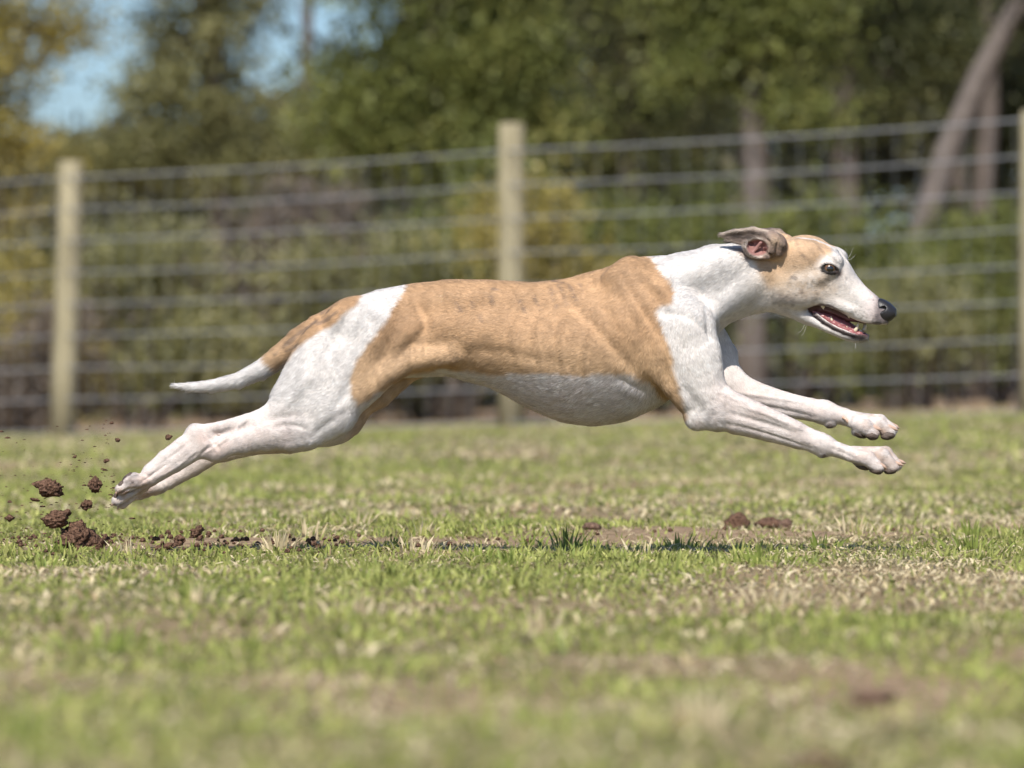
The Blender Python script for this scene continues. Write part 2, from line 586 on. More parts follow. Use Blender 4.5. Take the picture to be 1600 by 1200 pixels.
    sk.loft([(1168, 392, 482, 38), (1200, 382, 484, 41), (1225, 375, 480, 43), (1250, 371, 476, 44), (1275, 374, 474, 42), (1298, 384, 478, 35),
             (1312, 393, 487, 30), (1323, 405, 493, 27), (1334, 428, 498, 25.5), (1350, 449, 503, 23), (1365, 462, 507, 20), (1375, 471, 508, 16.5),
             (1384, 484, 506, 9)], k=10, n=2.2, nb=4.2, up=0.18, dn=0.06, sm=4)
    # lower jaw
    sk.loft([(1205, 452, 487, 30), (1235, 458, 497, 32), (1258, 470, 508, 29), (1270, 485, 511, 26), (1280, 494, 515, 24), (1292, 503, 521, 21), (1306, 511, 527, 18.5),
             (1320, 518, 533, 16), (1335, 523, 536, 14), (1345, 523, 536, 11.5), (1353, 525, 532, 6)], k=5, n=2.4, up=0.0, dn=0.25, sm=3)
    for s in (-1, 1):
        LIP = [(1273, 491, 23, 2.4), (1286, 502, 20.5, 2.8), (1302, 511.5, 18, 3.0), (1318, 518.5, 15.5, 3.0), (1334, 524, 12.5, 3.0), (1346, 525, 8.5, 2.8), (1351, 526, 3, 2.6)]
        sk.rc([(*near(p[0], p[1], -p[2]), s * p[2], p[3]) for p in LIP], k=3)
        def E(px, py, d, r, **kw):
            x, y = near(px, py, -d)
            sk.ell((x, y, s * d), r, **kw)
        E(1240, 456, 31, (34, 24, 15), k=16, rot=20)       # cheek muscle
        E(1262, 436, 35, (24, 8, 7), k=14, rot=-6)         # cheekbone
        E(1299, 404, 21, (17, 10, 12), k=10, rot=30)       # brow
        E(1246, 398, 28, (36, 22, 16), k=16)               # temple muscle
        E(1344, 489, 15, (24, 11, 7), k=9, rot=24)         # whisker pad
        E(1300, 475, 26, (30, 6, 4), k=9, rot=22)          # upper lip
        E(1293, 421, 27.5, (17, 14.5, 13.4), k=8)          # lids over the ball, then the almond opening
        E(1293, 421, 46, (12.0, 6.7, 14), k=1.0, op='sub', rot=12)
        E(1302, 425.5, 44, (7.5, 3.0, 11), k=1.2, op='sub', rot=34)
    sk.ell((1320, 402, 0), (10, 14, 5), k=6, op='sub')                # furrow between brows

    def ER(pts, **kw):
        sk.rc([(*near(p[0], p[1], p[2]), *p[2:]) for p in pts], **kw)

    def EE(c, r, **kw):
        sk.ell((*near(*c), c[2]), r, **kw)
    # near ear (rose ear, folded back)
    ER([(1214, 392, -38, 18, .7), (1196, 380, -50, 17, .45), (1170, 374, -56, 15, .30), (1146, 371, -59, 9, .32), (1127, 369, -60, 3, .6)], k=4)
    ER([(1204, 370, -50, 7, .7), (1176, 361, -58, 4, .8), (1148, 363, -62, 2.8, .9), (1127, 368, -61, 2.6, .9)], k=3)
    EE((1156, 378, -73), (36, 13, 14), k=3, op='sub', rot=10)
    EE((1184, 389, -52), (23, 17.5, 13), k=3)
    EE((1181, 388, -66), (17, 12.5, 16), k=2, op='sub', rot=12)
    EE((1192, 394, -57), (5, 4, 10), k=2, op='sub')
    EE((1171, 383, -57), (4.5, 4, 9), k=2, op='sub')
    ER([(1172, 397, -62, 2.4), (1180, 389, -57, 3), (1186, 381, -59, 2.6)], k=2)
    ER([(1164, 378, -65, 2.3), (1163, 388, -66, 2.3), (1170, 398, -66, 2.3), (1184, 404, -64, 2.6), (1198, 403, -60, 3.2)], k=2.5)
    EE((1211, 384, -46), (16, 18, 11), k=5)
    ER([(1197, 369, -55, 4.5), (1207, 379, -58, 4.5), (1204, 395, -59, 4)], k=2.5)
    ER([(1213, 372, -52, 4), (1220, 384, -54, 4.5), (1216, 398, -52, 4)], k=3)
    # far ear, lying back beyond the skull
    ER([(1228, 380, 38, 15, .7), (1208, 369, 46, 13, .6), (1178, 370, 54, 10, .4), (1140, 374, 58, 4, .5)], k=5)
    ER([(1234, 376, 44, 6), (1218, 365, 48, 8), (1196, 363, 52, 7)], k=4)
    sk.xf = None
    return sk


sk = sculpt_body()
V, Q = sk.mesh()
V = smooth_mesh(V, Q, 2)
N = normals(V, Q)

# muscle, tendon and vein relief: strokes (polyline in col/row, width px, height px) on one or both sides
RELIEF = [
    # near side
    (-1, [(870, 455), (915, 500), (960, 548), (985, 575)], 12, -3.0),      # behind shoulder blade
    (-1, [(975, 440), (1005, 490), (1030, 530)], 9, -2.2),
    (-1, [(1000, 430), (1030, 455), (1045, 480)], 8, 2.0),
    (-1, [(945, 460), (975, 510), (1000, 548)], 13, 2.6),
    (-1, [(1022, 490), (1070, 495), (1100, 520), (1110, 545)], 7, -1.6),
    (-1, [(1112, 545), (1120, 580), (1130, 606)], 6, -1.2),
    (-1, [(1060, 600), (1078, 622), (1090, 640)], 9, -3.2),                # hollow above elbow
    (-1, [(1040, 560), (1056, 600), (1070, 634)], 5, 1.6),
    (-1, [(1100, 480), (1104, 505), (1108, 530)], 4, -3.0),                # jugular groove
    (-1, [(1160, 425), (1130, 455), (1108, 486)], 9, -1.0),
    (-1, [(1120, 660), (1180, 672), (1250, 694), (1272, 703)], 4, -1.5), # forearm tendons
    (-1, [(1135, 645), (1190, 660), (1240, 676)], 4, -1.4),
    (-1, [(1120, 612), (1170, 634), (1225, 660)], 3, 1.1),
    (-1, [(1300, 694), (1330, 706)], 3, 1.0),
    (-1, [(630, 480), (618, 520), (600, 560), (585, 600)], 14, -3.6),      # flank hollow before thigh
    (-1, [(655, 470), (668, 510), (640, 545), (615, 575)], 9, -2.8),
    (-1, [(560, 470), (545, 500), (520, 540), (505, 575)], 9, -2.6),       # hamstring split
    (-1, [(540, 470), (575, 482), (600, 500)], 10, 2.5),
    (-1, [(560, 570), (545, 610), (525, 640)], 8, -2.0),
    (-1, [(510, 560), (470, 610), (440, 645)], 8, 1.6),
    (-1, [(545, 640), (515, 662), (490, 682)], 6, -1.8),
    (-1, [(430, 668), (460, 664), (480, 668)], 5, -1.6),
    (-1, [(395, 664), (360, 676), (330, 684)], 5, -4.0),                   # achilles hollow
    (-1, [(392, 652), (375, 668), (350, 690), (325, 706)], 2.4, 1.9),      # saphenous vein
    (-1, [(352, 690), (330, 700), (300, 716)], 4, -1.4),
    (-1, [(268, 722), (240, 742), (225, 752)], 3, -2.2),
    (-1, [(690, 560), (760, 548), (830, 560), (900, 574)], 10, -1.6),      # rib arch
    (-1, [(720, 530), (745, 500), (770, 470)], 14, -2.0),
    (-1, [(770, 590), (745, 560), (735, 520), (750, 490)], 11, 1.3),
    (-1, [(820, 470), (800, 520), (815, 575)], 6, .8), (-1, [(855, 470), (838, 520), (850, 590)], 6, .9),
    (-1, [(890, 480), (875, 530), (888, 600)], 6, .9), (-1, [(922, 510), (912, 560), (925, 610)], 6, .8),
    (-1, [(965, 590), (985, 600), (1010, 612)], 7, -2.4),                  # armpit fold
    (-1, [(1095, 640), (1112, 625), (1125, 612)], 8, -.8), (-1, [(1150, 632), (1200, 650), (1262, 676)], 2.5, .9), (-1, [(1160, 664), (1215, 680), (1262, 697)], 2.2, .9),
    (-1, [(1296, 700), (1318, 709), (1332, 716)], 3, -1.1), (-1, [(470, 650), (440, 652), (415, 660)], 6, -1.4), (-1, [(500, 690), (470, 696), (430, 698)], 5, 1.0),
    (-1, [(330, 690), (318, 704), (300, 720)], 3, 1.1), (-1, [(310, 704), (280, 728), (250, 746)], 2.6, .9), (-1, [(322, 676), (335, 688), (345, 700)], 4, -1.5), (-1, [(300, 690), (275, 710), (245, 732)], 3, -1.0),
    (-1, [(1120, 590), (1128, 602), (1140, 612)], 4, -1.2), (-1, [(222, 762), (205, 764), (192, 772)], 2.2, -2.6), (-1, [(228, 746), (216, 744), (205, 748)], 2.5, -1.5),
    # far foreleg, inner side
    (-1, [(1165, 630), (1220, 640), (1275, 652)], 4, -1.8),
    (-1, [(1150, 612), (1200, 620), (1262, 630)], 3, 1.2),
]
side = np.where(N[:, 2] < 0, -1, 1)
fx = V.copy()
for (s, pl, w, amp) in RELIEF:
    pts = fx[:, :2]
    pl_a = np.array(pl, float)
    bb = (pts[:, 0] > pl_a[:, 0].min() - 3 * w) & (pts[:, 0] < pl_a[:, 0].max() + 3 * w) & (pts[:, 1] > pl_a[:, 1].min() - 3 * w) & (pts[:, 1] < pl_a[:, 1].max() + 3 * w)
    ii = np.where(bb)[0]
    d, t = line_d(pts[ii], spline(pl))
    amp = amp * (1.7 if abs(amp) < .95 and 790 < pl[0][0] < 930 else 1.25)
    wgt = amp * np.exp(-(d / w) ** 2) * np.sin(np.clip(t * .9 + .05, 0, 1) * math.pi) ** .5
    wgt = wgt * np.abs(N[ii, 2]) ** 1.0
    V[ii] += N[ii] * wgt[:, None]
# soft unevenness of skin and coat
nz = vnoise(fx, 1 / 26., 3) - .5
nz2 = vnoise(fx, 1 / 9., 4) - .5
amp = np.where((fx[:, 0] < 480) & (fx[:, 1] < 612), .25, 1.0) * np.where(fx[:, 0] > 1130, .4, 1.0)
V += N * ((nz * .8 + nz2 * .35) * amp)[:, None]
V = smooth_mesh(V, Q, 1)
N = normals(V, Q)

# ---- coat colours: white, tan saddle, rump and tail patch, mask on the head
WHITE = np.array([.71, .675, .645]); TAN = np.array([.475, .30, .17]); TANL = np.array([.55, .375, .225]); PINK = np.array([.60, .45, .40])
GREY = np.array([.28, .25, .235]); DARK = np.array([.035, .03, .03])
SADDLE = [(645, 436), (612, 490), (587, 525), (562, 560), (550, 590), (553, 618), (563, 634), (588, 618), (618, 599), (652, 584), (692, 578),
          (730, 580), (775, 588), (795, 585), (850, 584), (900, 588), (950, 583), (985, 583), (1012, 598), (1037, 625), (1066, 658), (1070, 648),
          (1057, 605), (1049, 565), (1042, 535), (1030, 505), (1024, 485), (1035, 477), (1050, 474), (1053, 460), (1046, 440), (1032, 422), (1012, 390), (900, 370), (645, 400)]
RUMP = [(585, 440), (562, 476), (547, 487), (533, 503), (507, 519), (490, 527), (470, 541), (455, 562), (434, 580), (412, 562), (414, 545), (450, 510), (520, 460)]
CROWN = [(1205, 366), (1260, 362), (1292, 374), (1302, 388), (1296, 400), (1280, 404), (1268, 422), (1240, 428), (1222, 446), (1200, 452), (1186, 430), (1180, 410), (1196, 395)]
BLAZE = [(1240, 371), (1285, 374), (1312, 392), (1330, 420), (1318, 430), (1300, 402)]


def coat(V, N):
    n = len(V)
    P = V[:, :2]
    fine = (vnoise(V * [1, 1, .5], 1 / 5., 11) - .5); mid = vnoise(V, 1 / 16., 12) - .5; big = vnoise(V, 1 / 45., 13) - .5
    jit = fine * 4.5 + mid * 4
    col = np.tile(WHITE, (n, 1)) * (1 + .05 * mid[:, None])
    skin = np.zeros(n)
    # thin coat over legs, belly and throat lets the skin through
    legs = np.maximum(smoothstep(1080, 1130, P[:, 0]) * smoothstep(560, 620, P[:, 1]), smoothstep(520, 440, P[:, 0]) * smoothstep(620, 670, P[:, 1]))
    belly = smoothstep(570, 600, P[:, 1]) * smoothstep(640, 800, P[:, 0]) * smoothstep(1060, 1000, P[:, 0])
    wp = np.clip(.36 * legs + .30 * belly, 0, 1) * (.35 + .9 * (mid + .5) + .5 * (big + .5))
    col = col * (1 - wp[:, None]) + PINK * [.92, .95, .98] * wp[:, None]
    def lay(mask, c):
        nonlocal col
        col = col * (1 - mask[:, None]) + c * mask[:, None]
    # tan patches
    body = (P[:, 0] < 1120)
    m1 = smoothstep(4, -5, poly_sd(P, SADDLE) + jit) * body
    m2 = smoothstep(4, -5, poly_sd(P, RUMP) + jit * .7) * body
    far_low = (V[:, 2] > 18) & (P[:, 0] > 480) & (P[:, 0] < 720) & (P[:, 1] > 560)
    m3 = far_low * smoothstep(520, 570, P[:, 0]) * .8
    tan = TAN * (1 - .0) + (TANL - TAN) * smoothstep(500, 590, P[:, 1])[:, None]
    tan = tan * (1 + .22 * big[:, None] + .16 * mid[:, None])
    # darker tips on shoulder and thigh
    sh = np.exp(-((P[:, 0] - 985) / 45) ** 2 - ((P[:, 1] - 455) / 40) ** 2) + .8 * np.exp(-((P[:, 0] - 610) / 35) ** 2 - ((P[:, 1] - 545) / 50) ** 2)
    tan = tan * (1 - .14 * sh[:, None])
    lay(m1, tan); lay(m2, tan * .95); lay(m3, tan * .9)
    # brindle ticks
    tick = np.zeros(n)
    for (a, b, w) in (((716, 474), (722, 486), 2.2), ((740, 474), (743, 486), 1.6), ((768, 462), (772, 474), 1.8), ((772, 452), (790, 456), 1.5), ((862, 452), (872, 480), 1.8),
                      ((876, 445), (888, 476), 1.8), ((892, 446), (904, 474), 1.6), ((868, 440), (884, 442), 1.6), ((908, 444), (912, 462), 1.5), ((752, 492), (756, 506), 1.6),
                      ((530, 487), (500, 506), 2.6), ((498, 500), (470, 520), 3), ((466, 524), (450, 538), 3), ((446, 540), (434, 552), 2.4), ((520, 482), (505, 490), 2.0), ((470, 534), (452, 548), 1.6),
                      ((815, 470), (822, 490), 1.2), ((836, 462), (846, 486), 1.2)):
        d, t = line_d(P, [a, b])
        tick = np.maximum(tick, smoothstep(w + 1.3, w - 1.4, d + fine * 4.5 + mid * 3))
    lay(tick * .5 * (body & (side_of(N) < 2)), DARK * 3)
    # grey-blue skin patch at knee fold and gaskin
    for (c, rx, ry, a) in (((548, 640), 20, 9, .42), ((535, 652), 10, 7, .3), ((420, 692), 30, 7, .34), ((400, 698), 16, 6, .25), ((1075, 618), 12, 18, .22), ((1044, 482), 12, 8, .15)):
        q = np.exp(-((P[:, 0] - c[0] + (P[:, 1] - c[1]) * .5) / rx) ** 2 - ((P[:, 1] - c[1]) / ry) ** 2)
        lay(np.clip(q * a * (1 + fine), 0, 1) * (V[:, 2] < 10), GREY)
    # ---- head
    L = HX.inv(V); az = np.abs(L[:, 2]); H = HX.fwd(np.stack([L[:, 0], L[:, 1], -az], 1))[:, :2]
    hd = smoothstep(1150, 1185, L[:, 0]) * (V[:, 1] < 560) * (V[:, 0] > 1110)
    mc = smoothstep(6, -7, poly_sd(H, CROWN) + jit * .9) * hd * smoothstep(3, 7, az + fine * 3 + smoothstep(1260, 1225, H[:, 0]) * 8)
    lay(mc * .9, TANL * [1.0, .96, .92] * (1 + .25 * mid[:, None]))
    gm = np.exp(-((H[:, 0] - 1250) / 56) ** 2 - ((H[:, 1] - 444) / 27) ** 2) * hd
    lay(np.clip(gm * (.85 + .9 * mid + .5 * fine), 0, .8), np.array([.56, .435, .31]))
    gm = np.exp(-((H[:, 0] - 1262) / 40) ** 2 - ((H[:, 1] - 448) / 24) ** 2) * hd
    lay(np.clip(gm * (.55 + 1.1 * fine + .8 * mid), 0, .75), np.array([.42, .33, .25]))
    gm = np.exp(-((H[:, 0] - 1232) / 34) ** 2 - ((H[:, 1] - 472) / 14) ** 2) * hd
    lay(np.clip(gm * (.4 + 1.4 * fine + .8 * mid), 0, .6), GREY)
    # dark grizzle behind the cheek, ear roots
    gm = np.exp(-((H[:, 0] - 1205) / 12) ** 2 - ((H[:, 1] - 428) / 12) ** 2) * hd
    lay(np.clip(gm * (.55 + fine), 0, .7), np.array([.25, .17, .1]))
    # lines and spots
    for (a, b, w, s) in (((1243, 378), (1247, 395), 1.6, .6), ((1247, 395), (1264, 412), 1.6, .6), ((1278, 390), (1286, 398), 1.8, .5), ((1300, 405), (1304, 412), 2.5, .6),
                         ((1236, 434), (1241, 436), 2.6, .7), ((1246, 453), (1250, 454), 2, .6), ((1270, 421), (1282, 421), 1.6, .55), ((1320, 435), (1321, 436), 1.5, .6), ((1240, 462), (1252, 458), 1.5, .5)):
        d, t = line_d(H, [a, b])
        lay(smoothstep(w + 1.3, w - .6, d) * s * hd * (.6 + fine), DARK * 2)
    # eyelid margin and corner
    ex, ey = H[:, 0] - 1294, H[:, 1] - 422
    a = math.radians(12)
    q = np.sqrt(((ex * math.cos(a) + ey * math.sin(a)) / 13.6) ** 2 + ((-ex * math.sin(a) + ey * math.cos(a)) / 8.2) ** 2)
    rim = smoothstep(1.18, 1.0, q) * hd
    lay(rim * .97, DARK * .4)
    q2 = np.exp(-((H[:, 0] - 1309) / 6) ** 2 - ((H[:, 1] - 429) / 6) ** 2) * hd
    lay(np.clip(q2 * .85, 0, 1), np.array([.10, .065, .06]))
    q2 = np.exp(-((H[:, 0] - 1300) / 20) ** 2 - ((H[:, 1] - 441) / 8) ** 2) * hd
    lay(np.clip(q2 * (.35 + fine), 0, .5), GREY)
    # muzzle: whisker spots, pink-grey skin near the nose, lips
    pk = smoothstep(1335, 1368, H[:, 0]) * hd * smoothstep(560, 540, V[:, 1]) * (H[:, 1] < 512)
    lay(pk * .45, np.array([.60, .46, .44]))
    q = smoothstep(1360, 1372, H[:, 0] + (H[:, 1] - 480) * .15) * hd * (H[:, 1] < 506) * (H[:, 1] > 455)
    lay(q * .8, np.array([.13, .11, .115]))
    for i, (cx, cy) in enumerate(((1330, 478), (1337, 476), (1343, 480), (1349, 482), (1355, 485), (1360, 490), (1333, 484), (1340, 486), (1347, 488), (1353, 492), (1358, 494), (1338, 492), (1345, 494), (1351, 497), (1328, 484), (1335, 489), (1357, 469), (1362, 470))):
        d = np.hypot(H[:, 0] - cx, (H[:, 1] - cy))
        lay(smoothstep(2.0 + fine, .5, d + fine * 2) * (.35 + .3 * ((i * 37) % 10) / 10) * hd, DARK * 2)
    UL = [(1266, 482), (1280, 477), (1298, 480), (1312, 488), (1326, 497), (1340, 505), (1356, 508), (1372, 507)]
    LL = [(1266, 484), (1275, 493), (1288, 503), (1304, 512), (1320, 519), (1335, 523.5), (1352, 524)]
    du, _ = line_d(H, UL); dl, tl = line_d(H, LL)
    # inside of the mouth
    ins = hd * smoothstep(1268, 1278, H[:, 0]) * (H[:, 1] > 474) * (H[:, 1] < 531) * smoothstep(.35, .75, np.abs(N[:, 1])) * (du < 40)
    inner = ((N[:, 1] > .35) & (du < 9)) | ((N[:, 1] < -.35) & (dl < 9))
    lay(hd * inner * (H[:, 0] > 1274) * (H[:, 0] < 1362) * (az < np.interp(H[:, 0], [1270, 1300, 1340, 1360], [22, 19, 14, 10])) * .9, np.array([.36, .10, .11]))
    lay(smoothstep(3.4, 1.2, du + fine * 2) * .8 * hd * smoothstep(1335, 1300, H[:, 0]), np.array([.10, .06, .06]))
    lay(smoothstep(5, 2, du + fine * 2) * .8 * hd * smoothstep(1345, 1365, H[:, 0]), DARK * 2)
    dl2, _ = line_d(H, [(p[0], p[1] + 2.5) for p in LL])
    lay(smoothstep(5.0, 2.2, dl2 + fine * 2) * .9 * hd * (H[:, 1] > 480), np.array([.06, .035, .038]))
    q = np.exp(-((H[:, 0] - 1338) / 17) ** 2 - ((H[:, 1] - (528.5 + (H[:, 0] - 1338) * .12)) / 4.6) ** 2) * hd
    lay(np.clip(q * 1.2, 0, .95), DARK)
    skin = np.maximum(skin, hd * inner * (H[:, 0] > 1270) * .9)
    skin = np.maximum(skin, rim * .35)
    # ears
    EARP = [(1228, 372), (1212, 360), (1180, 352), (1110, 362), (1110, 378), (1150, 392), (1164, 408), (1200, 410), (1222, 402), (1230, 388)]
    ear = smoothstep(2, -4, poly_sd(P, EARP)) * smoothstep(-42, -46, L[:, 2]) * (P[:, 0] > 1112)
    ear = np.maximum(ear, (L[:, 2] > 38) * (P[:, 1] < 384 - smoothstep(1180, 1240, P[:, 0]) * 6) * (P[:, 0] > 1120) * (P[:, 0] < 1250))
    lay(ear * .93, np.array([.27, .20, .165]) * (1 + .5 * mid[:, None]))
    lay(np.clip(ear * smoothstep(.02, .22, mid + fine * .6), 0, .6), np.array([.10, .08, .07]))
    frm = np.exp(-((H[:, 0] - 1208) / 10) ** 2 - ((H[:, 1] - 378) / 10) ** 2) * ear
    lay(np.clip(frm * 1.2 * (.5 + fine), 0, .7), np.array([.48, .36, .25]))
    rm, _ = line_d(H, [(1196, 362), (1172, 358), (1146, 362), (1123, 368), (1140, 378), (1158, 388)])
    lay(smoothstep(3.5, 1.5, rm) * ear * .6 * (L[:, 2] < 0), np.array([.55, .46, .38]))
    qc = np.sqrt(((P[:, 0] - 1181) / 17.5) ** 2 + ((P[:, 1] - 389) / 13) ** 2)
    cup = smoothstep(1.02, .9, qc) * (L[:, 2] < -43) * ear
    lay(cup * .95, np.array([.27, .14, .125]) * (1 + .6 * mid[:, None]))
    lay(smoothstep(.2, .05, np.abs(qc - 1.12)) * (L[:, 2] < -50) * (P[:, 0] < 1190) * .75, np.array([.62, .54, .48]))
    skin = np.maximum(skin, cup)
    # paws: stained toes, dark pads on the soles
    for (cx, cy, r) in ((1375, 725, 34), (1375, 672, 34), (205, 765, 34)):
        q = np.exp(-((P[:, 0] - cx) ** 2 + (P[:, 1] - cy) ** 2) / r ** 2)
        lay(np.clip(q * (.30 + .8 * (fine + mid)), 0, .6), np.array([.42, .29, .21]))
    for (pts, w) in (([(1332, 728), (1360, 738), (1396, 738)], 5), ([(1340, 686), (1400, 690)], 8)):
        d, _ = line_d(P, pts)
        lay(smoothstep(w + 3, w - 2, d + fine * 3) * (N[:, 1] > .15) * .85, np.array([.11, .08, .065]))
        skin = np.maximum(skin, smoothstep(w + 3, w - 2, d) * (N[:, 1] > .15))
    for (c, r) in (((1298, 667), 6), ((1284, 713), 5)):
        q = smoothstep(r + 2, r - 2, np.hypot(P[:, 0] - c[0], P[:, 1] - c[1]))
        lay(q * .85, np.array([.10, .07, .06])); skin = np.maximum(skin, q)
    for (c, rx, ry, cc, a) in (((208, 752), 11, 5, DARK * 2, .85), ((196, 744), 5, 5, np.array([.2, .1, .08]), .7), ((186, 768), 7, 3, np.array([.2, .12, .08]), .7), ((186, 787), 6, 3, DARK * 3, .7), ((203, 767), 16, 2.2, np.array([.16, .09, .055]), .85), ((215, 742), 9, 4, DARK * 3, .6), ((228, 760), 12, 9, np.array([.42, .30, .22]), .45)):
        q = np.exp(-((P[:, 0] - c[0] + (P[:, 1] - c[1]) * .6) / rx) ** 2 - ((P[:, 1] - c[1]) / ry) ** 2) * (V[:, 2] < 0)
        lay(np.clip(q * a * (1 + fine), 0, 1), cc)
    # pinkish hock and elbow callus
    for (c, r, a) in (((318, 684), 12, .35), ((1086, 660), 9, .25), ((345, 700), 14, .3), ((265, 735), 10, .2), ((232, 756), 14, .25)):
        q = np.exp(-((P[:, 0] - c[0]) ** 2 + (P[:, 1] - c[1]) ** 2) / r ** 2)
        lay(q * a, np.array([.55, .36, .27]))
    return np.clip(col, .01, .9), np.clip(skin, 0, 1)


def side_of(N):
    return np.where(N[:, 2] < 0, -1, 1)


dog_col, dog_skin = coat(V, N)

# ---- materials of the dog
def coat_material():
    m, nt, out = new_mat("short_coat")
    at = nt.nodes.new('ShaderNodeAttribute'); at.attribute_name = 'col'
    b = pbsdf(nt, None, 0.62, 0.12)
    tc = nt.nodes.new('ShaderNodeTexCoord')
    nz = nt.nodes.new('ShaderNodeTexNoise'); nz.inputs['Scale'].default_value = 900; nz.inputs['Detail'].default_value = 3
    nt.links.new(tc.outputs['Object'], nz.inputs['Vector'])
    mx = nt.nodes.new('ShaderNodeMix'); mx.data_type = 'RGBA'; mx.blend_type = 'MULTIPLY'
    mx.inputs[0].default_value = .35
    nt.links.new(at.outputs['Color'], mx.inputs[6]); nt.links.new(nz.outputs['Color'], mx.inputs[7])
    cr = nt.nodes.new('ShaderNodeMapRange'); cr.inputs[3].default_value = .78; cr.inputs[4].default_value = 1.12
    nt.links.new(nz.outputs['Fac'], cr.inputs[0])
    nt.links.new(cr.outputs[0], mx.inputs[7])
    mx.inputs[0].default_value = 1.0
    nt.links.new(mx.outputs[2], b.inputs['Base Color'])
    sk_ = nt.nodes.new('ShaderNodeAttribute'); sk_.attribute_name = 'skin'
    mr = nt.nodes.new('ShaderNodeMapRange'); mr.inputs[3].default_value = .66; mr.inputs[4].default_value = .32
    nt.links.new(sk_.outputs['Fac'], mr.inputs[0]); nt.links.new(mr.outputs[0], b.inputs['Roughness'])
    nt.links.new(b.outputs[0], out.inputs['Surface'])
    return m


def fur_material():
    m, nt, out = new_mat("fur_strands")
    at = nt.nodes.new('ShaderNodeAttribute'); at.attribute_name = 'col'
    an = nt.nodes.new('ShaderNodeAttribute'); an.attribute_name = 'nrm'
    b = pbsdf(nt, None, 0.55, 0.25)
    nt.links.new(at.outputs['Color'], b.inputs['Base Color'])
    nt.links.new(an.outputs['Vector'], b.inputs['Normal'])
    # a hair is thin and half clear: some light goes straight through it
    tr = nt.nodes.new('ShaderNodeBsdfTransparent')
    mx = nt.nodes.new('ShaderNodeMixShader'); mx.inputs[0].default_value = .22
    nt.links.new(b.outputs[0], mx.inputs[1]); nt.links.new(tr.outputs[0], mx.inputs[2])
    nt.links.new(mx.outputs[0], out.inputs['Surface'])
    return m


M_coat = coat_material()
dog = empty('dog', tuple(px2w((800, 614 + CAMH * S, 0))))
tag(dog, 'white and tan sighthound running at full stretch above the grass', 'dog')
under = dog_col * (.86 + .14 * dog_skin)[:, None] * np.where(dog_skin[:, None] > .3, 1, np.array([1, .965, .94]))
body = px_mesh('body', V, Q, [M_coat], dog, cols=under, fattr={'skin': dog_skin})

# ---- fur strands, combed along the body
FLOW = [(1390, 480, -1, -.25), (1340, 470, -1, -.2), (1300, 450, -1, .1), (1300, 400, -1, -.3), (1250, 380, -1, .1), (1250, 450, -1, .3), (1230, 480, -.9, .25), (1320, 525, -1, -.4), (1190, 390, -1, .0), (1190, 440, -.8, .5),
        (1150, 400, -1, .3), (1140, 450, -.7, .8), (1120, 500, -.3, 1), (1060, 420, -.9, .5), (1050, 470, -.6, .8), (1070, 540, .1, 1), (1090, 600, .2, 1), (1000, 440, -.9, .5), (990, 500, -.8, .7),
        (1030, 560, .2, 1), (1060, 620, .5, 1), (1120, 635, .9, .6), (1200, 660, 1, .35), (1300, 700, 1, .35), (1380, 720, 1, .4), (1150, 590, .5, 1), (1250, 630, 1, .3), (1380, 665, 1, .3), (1130, 550, .3, 1),
        (900, 440, -1, .2), (900, 520, -1, .35), (900, 600, -1, .5), (950, 640, -.8, .3), (840, 630, -1, -.1), (800, 450, -1, .15), (800, 540, -1, .4), (720, 450, -1, .2), (720, 560, -1, .5), (640, 470, -.9, .5),
        (640, 560, -.9, .5), (600, 540, -.7, .9), (560, 600, -.6, 1), (560, 500, -.8, .8), (500, 560, -.6, 1), (480, 640, -.9, .7), (440, 660, -1, .4), (380, 680, -1, .3), (300, 710, -1, .6), (220, 760, -1, .6),
        (500, 510, -1, .5), (440, 560, -1, .6), (380, 595, -1, .2), (300, 605, -1, 0), (560, 660, -.7, .8), (450, 690, -1, .2)]
FL = np.array(FLOW, float)


def flow_at(P):
    out = np.zeros((len(P), 2)); W = np.zeros(len(P))
    for a in FL:
        w = 1 / ((P[:, 0] - a[0]) ** 2 + (P[:, 1] - a[1]) ** 2 + 60) ** 1.5
        out += w[:, None] * (a[2:] / np.hypot(*a[2:])); W += w
    out /= W[:, None]
    return out / np.maximum(np.hypot(*out.T), 1e-6)[:, None]


